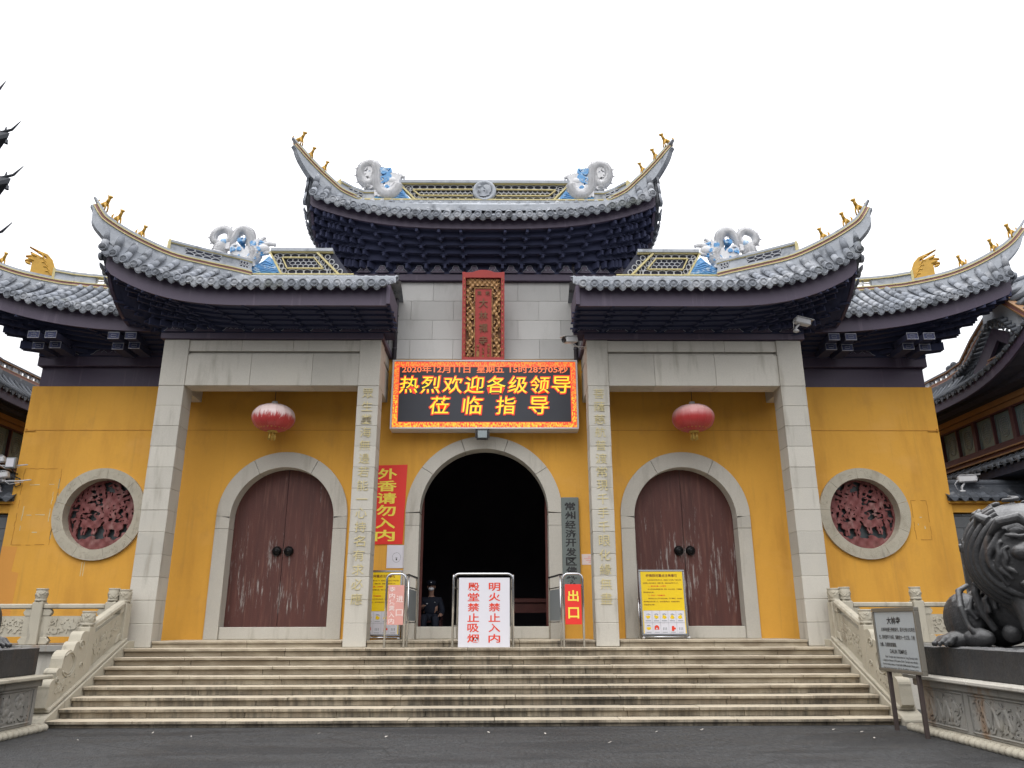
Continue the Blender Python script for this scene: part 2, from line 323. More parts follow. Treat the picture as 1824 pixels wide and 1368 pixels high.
class MB:
    def __init__(s): s.v = []; s.f = []; s.sm = []
    def add(s, vs, fs, smooth=False):
        k = len(s.v); s.v.extend(Vector(q) for q in vs)
        for f in fs: s.f.append([i+k for i in f]); s.sm.append(smooth)
        return s
    def merge(s, o, mtx=None):
        k = len(s.v); s.v.extend((mtx @ q if mtx else q.copy()) for q in o.v)
        s.f.extend([i+k for i in f] for f in o.f); s.sm.extend(o.sm); return s
    def flipx(s):
        for q in s.v: q.x = -q.x
        s.f = [f[::-1] for f in s.f]; return s
    def mirrored(s):
        o = MB(); o.merge(s); return o.flipx()
    def box(s, x0, x1, y0, y1, z0, z1):
        return s.add([(x0,y0,z0),(x1,y0,z0),(x1,y1,z0),(x0,y1,z0),(x0,y0,z1),(x1,y0,z1),(x1,y1,z1),(x0,y1,z1)],
            [(0,3,2,1),(4,5,6,7),(0,1,5,4),(1,2,6,5),(2,3,7,6),(3,0,4,7)])
    def obox(s, c, half, R):
        o = MB().box(-half[0], half[0], -half[1], half[1], -half[2], half[2])
        return s.merge(o, Matrix.Translation(c) @ R.to_4x4())
    def tube(s, path, r, n=8, closed=False, smooth=True, flat=1.0):
        P = [Vector(q) for q in path]; N = len(P)
        if isinstance(r, (int, float)): r = [r]*N
        vs = []; prev = None
        for i in range(N):
            if closed: t = P[(i+1) % N]-P[i-1]
            else: t = P[min(i+1, N-1)]-P[max(i-1, 0)]
            if t.length < 1e-9: t = Vector((0, 0, 1))
            t.normalize()
            if prev is None:
                a = Vector((0, 1, 0)) if abs(t.y) < .8 else Vector((1, 0, 0))
                u = t.cross(a).normalized()
            else:
                u = (prev - t*prev.dot(t)); u = u.normalized() if u.length > 1e-6 else t.orthogonal().normalized()
            prev = u; w = t.cross(u)
            for k in range(n):
                a = 2*PI*k/n; vs.append(P[i]+u*(math.cos(a)*r[i])+w*(math.sin(a)*r[i]*flat))
        fs = []
        for i in range(N if closed else N-1):
            j = (i+1) % N
            for k in range(n): k2 = (k+1) % n; fs.append((i*n+k, i*n+k2, j*n+k2, j*n+k))
        if not closed: fs.append(tuple(range(n))[::-1]); fs.append(tuple((N-1)*n+k for k in range(n)))
        return s.add(vs, fs, smooth)
    def lathe(s, prof, c=(0, 0, 0), n=20, axis='z', smooth=True):
        vs = []; c = Vector(c)
        for (r, h) in prof:
            for k in range(n):
                a = 2*PI*k/n; x, y = r*math.cos(a), r*math.sin(a)
                q = {'z': (x, y, h), 'y': (x, h, -y), 'x': (h, x, y)}[axis]
                vs.append(c+Vector(q))
        fs = []
        for i in range(len(prof)-1):
            for k in range(n): k2 = (k+1) % n; fs.append((i*n+k, i*n+k2, (i+1)*n+k2, (i+1)*n+k))
        s.add(vs, fs, smooth)
        k0 = len(s.v)-len(vs)
        s.f.append([k0+k for k in range(n)][::-1]); s.sm.append(False)
        s.f.append([k0+(len(prof)-1)*n+k for k in range(n)]); s.sm.append(False)
        return s
    def ball(s, c, r, R=None, n=14, m=9):
        if isinstance(r, (int, float)): r = (r, r, r)
        vs = []; 
        for i in range(m+1):
            t = PI*i/m
            for k in range(n):
                a = 2*PI*k/n
                q = Vector((r[0]*math.sin(t)*math.cos(a), r[1]*math.sin(t)*math.sin(a), r[2]*math.cos(t)))
                vs.append((R @ q if R else q)+Vector(c))
        fs = []
        for i in range(m):
            for k in range(n): k2 = (k+1) % n; fs.append((i*n+k, (i+1)*n+k, (i+1)*n+k2, i*n+k2))
        return s.add(vs, fs, True)
    def plate(s, outer, holes, y0, y1, back=True, plane='xz'):
        """flat slab with holes: loops of (x,z), front face at y0 (facing -y)"""
        loops = [list(outer)]+[list(h) for h in holes]
        def area(l): return sum(l[i][0]*l[(i+1) % len(l)][1]-l[(i+1) % len(l)][0]*l[i][1] for i in range(len(l)))
        for i, l in enumerate(loops):
            if (area(l) > 0) != (i == 0): l.reverse()
        tri = tessellate_polygon([[Vector((a, b, 0)) for a, b in l] for l in loops])
        flat = [q for l in loops for q in l]; n = len(flat)
        def P(q, y): return (q[0], y, q[1]) if plane == 'xz' else (y, q[0], q[1])
        vs = [P(q, y0) for q in flat]+[P(q, y1) for q in flat]
        fs = []
        sgn = 1 if plane == 'xz' else -1
        for t in tri:
            a, b, c = t
            ar = (flat[b][0]-flat[a][0])*(flat[c][1]-flat[a][1])-(flat[c][0]-flat[a][0])*(flat[b][1]-flat[a][1])
            if abs(ar) < 1e-12: continue
            if ar < 0: b, c = c, b
            fs.append((a, b, c)); 
            if back: fs.append((n+a, n+c, n+b))
        k = 0
        for l in loops:
            L = len(l)
            for i in range(L):
                j = (i+1) % L; fs.append((k+i, n+k+i, n+k+j, k+j))
            k += L
        if sgn < 0 : fs = [f[::-1] for f in fs]
        if (y1 < y0): fs = [f[::-1] for f in fs]
        return s.add(vs, fs)
    def build(s, name, mt, parent=None, label=None, bevel=0., off=None, seg=1):
        me = bpy.data.meshes.new(name); o_ = _off(parent) if off is None else Vector(off)
        me.from_pydata([q-o_ for q in s.v], [], s.f)
        me.polygons.foreach_set('use_smooth', s.sm)
        me.materials.append(M[mt] if isinstance(mt, str) else mt)
        me.update()
        o = bpy.data.objects.new(name, me); COL.objects.link(o)
        if parent: o.parent = parent; OFF[o.name] = o_
        else:
            OFF[o.name] = Vector((0, 0, 0))
            if off is not None: o.location = off; OFF[o.name] = Vector(off)
        if label: o['label'] = label
        if bevel:
            b = o.modifiers.new('bevel', 'BEVEL'); b.width = bevel; b.segments = seg; b.limit_method = 'ANGLE'; b.angle_limit = math.radians(40)
        return o

_TC = {}
def glyph(sx, res=3, offset=0., ext=0.):
    key = (sx, res, offset, ext)
    if key not in _TC:
        c = bpy.data.curves.new('txt', 'FONT'); c.body = sx; c.resolution_u = res; c.offset = offset; c.extrude = ext
        o = bpy.data.objects.new('txt', c); COL.objects.link(o)
        dg = bpy.context.evaluated_depsgraph_get(); dg.update()
        me = bpy.data.meshes.new_from_object(o.evaluated_get(dg))
        vs = [v.co.copy() for v in me.vertices]; fs = [tuple(p.vertices) for p in me.polygons]
        bpy.data.objects.remove(o); bpy.data.curves.remove(c); bpy.data.meshes.remove(me)
        _TC[key] = (vs, fs)
    return _TC[key]
def text(mb, sx, x, z, w, h, y, offset=0., ext=0., mtx=None, shear=0., fit=True):
    """write sx into the box centred x,z of size w x h, facing -y"""
    vs, fs = glyph(sx, 2, offset, ext/max(h, .01))
    if not vs: return
    x0 = min(v.x for v in vs); x1 = max(v.x for v in vs); z0 = min(v.y for v in vs); z1 = max(v.y for v in vs)
    if not fit: z0, z1 = -.1, .86
    if len(sx) == 1 and fit and (z1-z0 < .35): m_ = (z0+z1)/2; z0, z1 = m_-.42, m_+.42
    kx = w/max(x1-x0, 1e-6); kz = h/max(z1-z0, 1e-6)
    out = []
    for v in vs:
        a = (v.x-(x0+x1)/2)*kx; b = (v.y-(z0+z1)/2)*kz
        q = Vector((x+a+shear*b, y-v.z*h, z+b)); out.append(mtx @ q if mtx else q)
    mb.add(out, fs)
def column_text(mb, chars, x, ztop, pitch, w, h, y, offset=0., ext=0., mtx=None):
    for i, ch in enumerate(chars): text(mb, ch, x, ztop-i*pitch, w, h, y, offset, ext, mtx)

def capsules(X, Z, caps):
    F = np.full(X.shape, -9.)
    for (x0, z0, x1, z1, r0, r1) in caps:
        dx, dz = x1-x0, z1-z0; L = dx*dx+dz*dz+1e-12
        t = np.clip(((X-x0)*dx+(Z-z0)*dz)/L, 0, 1)
        F = np.maximum(F, r0+(r1-r0)*t-np.hypot(X-x0-t*dx, Z-z0-t*dz))
    return F
def ms_plate(mb, F, xs, zs, put, d0, d1, back=True):
    """contour the field F (>0 solid) and extrude: put(x,z,d) -> world point"""
    H, Wd = F.shape; idx = {}; vs = []
    def key(k, x, z):
        if k not in idx: idx[k] = len(vs)//2; vs.append(put(x, z, d0)); vs.append(put(x, z, d1))
        return idx[k]
    fs = []
    S = F > 0
    for j in range(H-1):
        for i in range(Wd-1):
            q = S[j:j+2, i:i+2]
            if not q.any(): continue
            cs = [(i, j), (i+1, j), (i+1, j+1), (i, j+1)]; poly = []
            for a in range(4):
                (ia, ja), (ib, jb) = cs[a], cs[(a+1) % 4]
                fa, fb = F[ja, ia], F[jb, ib]
                if fa > 0: poly.append((key(('c', ia, ja), xs[ia], zs[ja]), 0))
                if (fa > 0) != (fb > 0):
                    t = fa/(fa-fb); k = ('e', min(ia, ib), min(ja, jb), ia != ib)
                    poly.append((key(k, xs[ia]+(xs[ib]-xs[ia])*t, zs[ja]+(zs[jb]-zs[ja])*t), 1))
            n = len(poly)
            if n < 3: continue
            fs.append([2*p[0] for p in poly])
            if back: fs.append([2*p[0]+1 for p in poly][::-1])
            for a in range(n):
                p, r = poly[a], poly[(a+1) % n]
                if p[1] and r[1]: fs.append([2*p[0], 2*p[0]+1, 2*r[0]+1, 2*r[0]])
    mb.add(vs, fs)
def scroll_caps(rng, w, h, n, r=.012, size=.12):
    """random cloud-scroll strokes inside a w x h panel centred on 0,0"""
    caps = []
    for _ in range(n):
        cx, cz = rng.uniform(-w/2, w/2), rng.uniform(-h/2, h/2); a = rng.uniform(0, 2*PI); k = rng.choice((-1, 1)); R = size*rng.uniform(.4, 1.1)
        pts = []
        for t in range(13):
            rr = R*(1-t/14); pts.append((cx+rr*math.cos(a+k*t*.55), cz+rr*math.sin(a+k*t*.55)))
        for p, q in zip(pts, pts[1:]):
            if all(abs(v[0]) < w/2 and abs(v[1]) < h/2 for v in (p, q)): caps.append((*p, *q, r*rng.uniform(.7, 1.5), r))
    return caps
def relief(mb, w, h, put, n, seed, r=.012, size=.12, d=.014, res=.014):
    rng = random.Random(seed); xs = np.arange(-w/2, w/2+res, res); zs = np.arange(-h/2, h/2+res, res)
    X, Z = np.meshgrid(xs, zs)
    F = capsules(X, Z, scroll_caps(rng, w, h, n, r, size))
    ms_plate(mb, F, xs, zs, put, -d, .004, back=False)
def remeshed(mb, name, mt, parent, voxel=.02, smooth=2, label=None):
    o = mb.build('tmp', mt, None)
    r = o.modifiers.new('r', 'REMESH'); r.mode = 'VOXEL'; r.voxel_size = voxel; r.use_smooth_shade = True
    if smooth: sm = o.modifiers.new('s', 'SMOOTH'); sm.iterations = smooth; sm.factor = .5
    dg = bpy.context.evaluated_depsgraph_get(); dg.update()
    me = bpy.data.meshes.new_from_object(o.evaluated_get(dg)); me.name = name
    bpy.data.objects.remove(o)
    off = _off(parent)
    if off.length: me.transform(Matrix.Translation(-off))
    for p in me.polygons: p.use_smooth = True
    if not me.materials: me.materials.append(M[mt])
    o = bpy.data.objects.new(name, me); COL.objects.link(o)
    if parent: o.parent = parent; OFF[o.name] = off
    if label: o['label'] = label
    return o
def arc(cx, cz, r, a0, a1, n): return [(cx+r*math.cos(a0+(a1-a0)*i/n), cz+r*math.sin(a0+(a1-a0)*i/n)) for i in range(n+1)]
def spline(P, n):
    P = [Vector(p) for p in P]; out = []
    for i in range(len(P)-1):
        p0, p1, p2, p3 = P[max(i-1, 0)], P[i], P[i+1], P[min(i+2, len(P)-1)]
        for k in range(n):
            t = k/n
            out.append(.5*((2*p1)+(p2-p0)*t+(2*p0-5*p1+4*p2-p3)*t*t+(3*p1-p0-3*p2+p3)*t**3))
    out.append(P[-1]); return out

# ------------------------------------------------------------------ ground and stairs
YC, YW = 15.084, 16.374
g = MB(); N = 60
g.add([(-300, -100, 0), (300, -100, 0), (300, 300, 0), (-300, 300, 0)], [(0, 1, 2, 3)])
props(g.build('ground', 'asphalt'), kind='structure')

stair = thing('stone_staircase', 'wide flight of worn granite steps with dark mildew stains below the temple gate', 'staircase', (0, 12.5, 0))
rng = random.Random(3)
for i in range(8):
    y0 = 12.5+.31*i; z1 = .10+.137*i; zb = z1-.137 if i else -.05
    mb = MB(); x = -6.43
    depth = .36 if i < 7 else .50
    while x < 6.43:
        x2 = min(6.43, x+rng.uniform(1.1, 1.9))
        if 6.43-x2 < .5: x2 = 6.43
        dj = rng.uniform(-.004, .004)
        mb.box(x+.003, x2-.003, y0+dj, y0+depth, z1-.048, z1+dj*.6); x = x2
    x = -6.43
    while x < 6.43:
        x2 = min(6.43, x+rng.uniform(1.1, 1.9))
        if 6.43-x2 < .5: x2 = 6.43
        mb.box(x+.003, x2-.003, y0+.055, y0+depth, zb, z1-.056); x = x2
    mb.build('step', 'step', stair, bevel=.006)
mb = MB().box(-6.43, 6.43, 12.62, 16.9, -.04, -.02)
for i in range(8): mb.box(-6.42, 6.42, 12.5+.31*i+.345, 16.9, .10+.137*i-.16, .10+.137*i-.055)
mb.box(-6.42, 6.42, 15.165, 16.9, .9, 1.055)
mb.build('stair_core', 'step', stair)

# ------------------------------------------------------------------ the temple gate
gate = thing('temple_gate', 'ochre temple gate with three arches, stone columns and upturned grey tiled roofs', 'temple gate', (0, YW, 1.06))
# threshold platform between and beside the columns
mb = MB()
for a, b in ((-6.13, -2.60), (-2.14, 2.14), (2.60, 6.13)):
    n = max(2, round((b-a)/1.5)); e = [a+(b-a)*i/n for i in range(n+1)]
    for p, q in zip(e, e[1:]):
        mb.box(p+.003, q-.003, 15.10, 16.9, 1.135, 1.18); mb.box(p+.003, q-.003, 15.13, 16.9, 1.05, 1.131)
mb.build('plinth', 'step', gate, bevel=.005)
def arch_loop(xc, r, zs, zb, n=28): return [(xc-r, zb), (xc+r, zb)]+arc(xc, zs, r, 0, PI, n)
ARCH = [(0., 1.365, 3.743, 1.664, 3.72), (-4.27, 1.09, 3.61, 1.378, 3.655), (4.28, 1.09, 3.61, 1.378, 3.655)]
for xc, ri, zi, ro, zo in ARCH:
    mb = MB(); a, b, t = (-2.5, 2.5, 7.175) if xc == 0 else ((-6.898, -2.502, 7.4) if xc < 0 else (2.502, 6.898, 7.4))
    mb.plate([(a, 1.1), (b, 1.1), (b, t), (a, t)], [arch_loop(xc, ro-.01, zo, 1.15)], YW, YW+.4)
    mb.build('wall', 'yellow', gate)
for xc, ri, zi, ro, zo in ARCH:
    mb = MB(); e = 28
    # voussoirs and jamb blocks, with thin joints
    segs = 5 if xc == 0 else 3
    for k in range(segs):
        a0 = PI*k/segs+.003; a1 = PI*(k+1)/segs-.003
        mb.plate(arc(xc, zo, ro, a0, a1, 12)+arc(xc, zi, ri, a1, a0, 12), [], YW-.05, YW+.36)
    for s in (-1, 1):
        zt = zo-.004; 
        for z0, z1 in ((1.182, zt-.26), (zt-.254, zt)):
            x0, x1 = sorted((xc+s*ri, xc+s*ro)); mb.box(x0, x1, YW-.05, YW+.36, z0, z1)
    f = mb.build('door_frame', 'stone', gate, bevel=.008)
    MB().box(xc-ri+.002, xc+ri-.002, YW+.0, YW+.3, 1.182, 1.42).build('threshold', 'stone', gate, bevel=.01)
    if xc:
        lf = []
        for s in (-1, 1):
            mb = MB(); pts = []
            lo, hi = (xc-ri-.03, xc-.006) if s < 0 else (xc+.006, xc+ri+.03)
            full = arc(xc, zi, ri+.03, 0, PI, 48)
            a_ = [(x, z) for x, z in full if lo <= x <= hi]
            xm = hi if s < 0 else lo; top = (xm, zi+math.sqrt((ri+.03)**2-(xm-xc)**2))
            loop = ([(lo, 1.40), (hi, 1.40), top]+a_) if s < 0 else ([(lo, 1.40), (hi, 1.40)]+a_+[top])
            mb.plate(loop, [], YW+.27, YW+.33)
            d = mb.build('door_leaf', 'door', gate)
            kx = xc+s*.125
            k = MB(); k.lathe([(.03, 0), (.10, -.005), (.105, -.02), (.085, -.055), (.05, -.085), (.001, -.095)], (kx, YW+.268, 2.955), 22, 'y')
            k.tube([(kx+.055*math.cos(t), YW+.268-.085-.01*math.sin(t), 2.925+.075*math.sin(t)) for t in [2*PI*i/20 for i in range(20)]], .009, 6, closed=True)
            k.build('door_knob', 'knob', d)
# upper ashlar wall
mb = MB(); z = 7.18; row = 0
for h in (.47, .475, .475, .475):
    cuts = [-2.2]+[(-2.2 if row % 2 else -2.7)+.98*i for i in range(1, 6)]+[2.2]
    cuts = [c for c in cuts if -2.2 <= c <= 2.2]
    for a, b in zip(cuts, cuts[1:]):
        if b-a > .02: mb.box(a+.002, b-.002, YW-.01, YW+.35, z+.002, z+h-.002)
    z += h; row += 1
mb.box(-3.35, 3.35, YW+.03, YW+.36, 7.2, 9.2)
mb.build('upper_stone_wall', 'stone_wall', gate, bevel=.004)
# hall interior (dark)
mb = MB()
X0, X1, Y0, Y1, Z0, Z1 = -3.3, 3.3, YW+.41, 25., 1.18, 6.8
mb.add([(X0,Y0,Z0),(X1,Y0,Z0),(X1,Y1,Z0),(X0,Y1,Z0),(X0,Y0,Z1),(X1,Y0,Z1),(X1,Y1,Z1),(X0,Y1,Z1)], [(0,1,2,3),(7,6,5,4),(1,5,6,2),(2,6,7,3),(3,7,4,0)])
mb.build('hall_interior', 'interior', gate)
for s in (-1, 1):
    MB().box(s*1.37-.05, s*1.37+.05, YW+.42, YW+.5, 1.18, 5.2).build('inner_door_post', 'altar', gate)
# wings
RX, RZ = 8.125, 3.71
for s in (-1, 1):
    xe = 10.04
    mb = MB(); mb.plate([(6.9, 1.0), (xe, 1.0), (xe, 6.53), (6.9, 6.53)], [arc(RX, RZ, .95, 0, 2*PI, 56)[:-1]], YW, YW+.5)
    mb.box(xe-.3, xe, YW+.5, 24, 1.0, 6.53)
    if s < 0: mb.flipx()
    mb.build('side_wall', 'yellow', gate)
    mb = MB().box(6.5, xe-.11, YW+.04, 24, 6.535, 6.985).box(6.5, xe-.05, YW-.07, 24, 6.99, 7.21)
    if s < 0: mb.flipx()
    mb.build('frieze', 'purple', gate, bevel=.006)
    # round window: ring of carved blocks, recessed red fretwork, dark pane
    mb = MB()
    for k in range(9):
        a0, a1 = 2*PI*k/9+.26+.003, 2*PI*(k+1)/9+.26-.003
        mb.plate(arc(RX, RZ, .968, a0, a1, 8)+arc(RX, RZ, .745, a1, a0, 8), [], YW-.06, YW+.30)
    rg = random.Random(11)
    for k in range(9):
        a = 2*PI*(k+.5)/9+.26; c, sn = math.cos(a), math.sin(a)
        relief(mb, .5, .15, lambda x, z, d, c=c, sn=sn: (RX+(.857+z)*c-x*sn, YW-.06+d*.5, RZ+(.857+z)*sn+x*c), 9, k, .007, .06, .01, .012)
    if s < 0: mb.flipx()
    rw = mb.build('round_window', 'stone_carved', gate)
    # fretwork: branches above, two deer and mounds below
    xs = np.arange(-.73, .735, .0135); X, Z = np.meshgrid(xs, xs); rr = random.Random(5)
    caps = []
    for _ in range(230):
        cx, cz = rr.uniform(-.64, .64), rr.uniform(-.16, .68)
        if cx*cx+cz*cz > .46: continue
        a = rr.gauss(.25 if cx > 0 else 2.9, .9); L = rr.uniform(.05, .16); w = rr.uniform(.010, .03)
        caps.append((cx, cz, cx+L*math.cos(a), cz+L*math.sin(a), w, w*.5))
    for t0, t1 in (((.55, -.45), (.42, .55)), ((-.55, -.35), (-.50, .4)), ((-.05, -.1), (.1, .62)), ((.1, .1), (.55, .25)), ((0, .25), (-.45, .35))):
        caps.append((*t0, *t1, .045, .025))
    for _ in range(26):
        cx, cz = rr.uniform(-.6, .6), rr.uniform(-.68, -.42); caps.append((cx, cz, cx+rr.uniform(-.15, .15), cz+rr.uniform(-.04, .04), .075, .05))
    for ox, oz, k in ((-.22, -.22, 1), (.24, -.18, -1)):
        caps += [(ox-.13, oz, ox+.13, oz, .075, .07), (ox+k*.13, oz+.03, ox+k*.19, oz+.2, .045, .028), (ox+k*.19, oz+.2, ox+k*.27, oz+.19, .032, .018),
                 (ox+k*.18, oz+.22, ox+k*.14, oz+.33, .012, .01), (ox+k*.2, oz+.22, ox+k*.24, oz+.33, .012, .01)]
        for lx in (-.13, -.08, .08, .13): caps.append((ox+lx, oz, ox+lx+.02, oz-.2, .026, .016))
    caps += [(.70*math.cos(t), .70*math.sin(t), .70*math.cos(t+.26), .70*math.sin(t+.26), .03, .03) for t in [2*PI*i/24 for i in range(24)]]
    F = capsules(X, Z, caps)
    F -= .012*np.sin(X*37+Z*23)*np.sin(Z*41-X*17)
    F = np.minimum(F, .715-np.hypot(X, Z))
    mb = MB(); ms_plate(mb, F, xs, xs, lambda x, z, d: (RX+x*1.06, YW+.2+d+.012*math.sin(x*31)*math.sin(z*27), RZ+z*1.06), -.02, .03)
    if s < 0: mb.flipx()
    mb.build('fretwork', 'lattice_red', rw)
    mb = MB().plate(arc(RX, RZ, .765, 0, 2*PI, 40)[:-1], [], YW+.285, YW+.31)
    if s < 0: mb.flipx()
    mb.build('pane', 'dark_glass', rw)
    # traces of a removed notice, thin wire
    mb = MB(); md = MB(); rg = random.Random(21+s)
    if s < 0: rect = (9.08, 9.86, 3.07, 4.68)
    else: rect = (9.16, 9.50, 3.16, 3.98)
    def dash(m_, x0, z0, x1, z1, p, w):
        n = max(3, int(math.hypot(x1-x0, z1-z0)/.09))
        for i in range(n):
            if rg.random() > p: continue
            ax, az = x0+(x1-x0)*i/n, z0+(z1-z0)*i/n; bx, bz = x0+(x1-x0)*(i+.9)/n, z0+(z1-z0)*(i+.9)/n
            j = rg.uniform(-.008, .008); ww = w*rg.uniform(.6, 1.3)
            m_.box(min(ax, bx)-ww/2+j, max(ax, bx)+ww/2+j, YW-.004, YW+.01, min(az, bz)-ww/2+j, max(az, bz)+ww/2+j)
    x0, x1, z0, z1 = rect
    for e in ((x0, z0, x1, z0), (x0, z1, x1, z1), (x0, z0, x0, z1), (x1, z0, x1, z1)): dash(md, *e, .85, .012)
    for e in ((x0+.1, z1-.35, x1-.15, z1-.35), (x0+.09, z0+.3, x0+.09, z1-.5), (x1-.12, z0+.3, x1-.12, z1-.6), (x0+.2, z0+.62, x1-.2, z0+.62), (x0+.1, z0+.25, x1-.1, z0+.25), (x0+.02, z1-.03, x1-.05, z1-.03)):
        dash(mb, *e, .42, .016)
    if s < 0:
        for dx in (0, .05): mb.box(8.27+dx, 8.282+dx, YW-.004, YW+.01, 2.43, 2.72)
        for e in ((x0, 3.2, x0, 4.45),): dash(mb, *e, .7, .022)
    for m_, nm, mt in ((mb, 'paint_trace', 'paint_line'), (md, 'notice_scar', 'scar_dark')):
        if s < 0: m_.flipx()
        m_.build(nm, mt, gate)
    mb = MB().box(6.9, xe-.02, YW-.006, YW+.01, 5.522, 5.536).box(xe-.25, xe-.02, YW-.02, YW+.01, 5.505, 5.53).box(xe-.06, xe-.03, YW-.03, YW, 5.50, 5.56)
    if s < 0: mb.flipx()
    mb.build('wall_wire', 'scar_dark', gate)
    mb = MB().box(2.6, 6.89, YW-.005, YW+.01, 5.524, 5.534)
    if s < 0: mb.flipx()
    mb.build('wall_wire', 'scar_dark', gate)
mb = MB().plate([(-10.042, 1.0), (-9.62, 1.0), (-9.60, 2.5), (-9.75, 2.53), (-9.72, 3.03), (-10.042, 3.04)], [], YW-.003, YW+.01)
mb.build('plaster_patch', 'yellow_patch', gate)

# columns, lintels
LEFT = '眾生業海無邊若能一心持名有求必應'; RIGHT = '菩薩慈航普渡常現千手千眼化緣無盡'
rng = random.Random(9)
for s in (-1, 1):
    for x0, x1, inner in ((2.1505, 2.5865, True), (6.1438, 6.6625, False)):
        mb = MB(); z = 1.065; zt = 6.154; n = 12; h = (zt-z)/n
        for i in range(n):
            j = rng.uniform(-.0025, .0025)
            mb.box(x0+j, x1+j, YC+rng.uniform(-.003, .003), YC+.455, z+i*h+.002, z+(i+1)*h-.002)
        mb.box(x0-.002, x1+.002, YC-.004, YC+.458, zt+.002, 7.158)
        mb.box(x0+.01, x1-.01, YC+.01, YC+.44, 1.07, 7.1)
        if s < 0: mb.flipx()
        c = mb.build('column', 'stone', gate, bevel=.007)
        if inner:
            t = MB(); column_text(t, LEFT if s < 0 else RIGHT, s*2.372, 5.985, .2705, .215, .205, YC-.005, -.006, .006)
            t.build('gilt_inscription', 'gilt', c)
    mb = MB()
    for a, b in ((2.59, 3.98), (3.984, 5.05), (5.054, 6.14)): mb.box(a, b, YC+.02, YC+.44, 6.912, 7.155)
    for a, b in ((2.59, 3.55), (3.554, 4.82), (4.824, 6.14)): mb.box(a, b, YC+.045, YC+.43, 6.83, 6.872).box(a, b, YC+.012, YC+.45, 6.162, 6.83)
    mb.box(2.6, 6.13, YC+.09, YC+.42, 6.8, 6.95)
    # cross beams back to the wall
    for a, b in ((2.168, 2.57), (6.27, 6.62)): mb.box(a, b, YC+.46, YW+.02, 6.165, 6.85).box(a, b, YC+.46, YW+.02, 6.90, 7.155).box(a+.03, b-.03, YC+.46, YW+.02, 6.8, 6.95)
    if s < 0: mb.flipx()
    mb.build('lintel', 'stone', gate, bevel=.006)
    mb = MB().box(2.10, 6.74, YC-.05, YC+.48, 7.165, 7.30).box(2.10, 2.62, YC+.481, YW-.0, 7.166, 7.299).box(6.2, 6.74, YC+.481, YW, 7.166, 7.299).box(2.4, 6.5, YC+.45, YW-.002, 7.10, 7.16)
    if s < 0: mb.flipx()
    mb.build('head_beam', 'purple', gate, bevel=.008)
    pp = MB().tube([(s*2.045, YW-.08, 7.1), (s*2.045, YW-.08, 9.9)], .047, 12)
    for z in (7.4, 7.8, 8.2, 8.6, 9.0, 9.4): pp.lathe([(.05, -.02), (.056, -.01), (.056, .01), (.05, .02)], (s*2.045, YW-.08, z), 12)
    pp.build('drainpipe', 'pipe', gate)
mb = MB().box(-3.55, 3.45, YW-.10, YW+.3, 9.08, 9.25); mb.build('head_beam', 'purple', gate, bevel=.008)

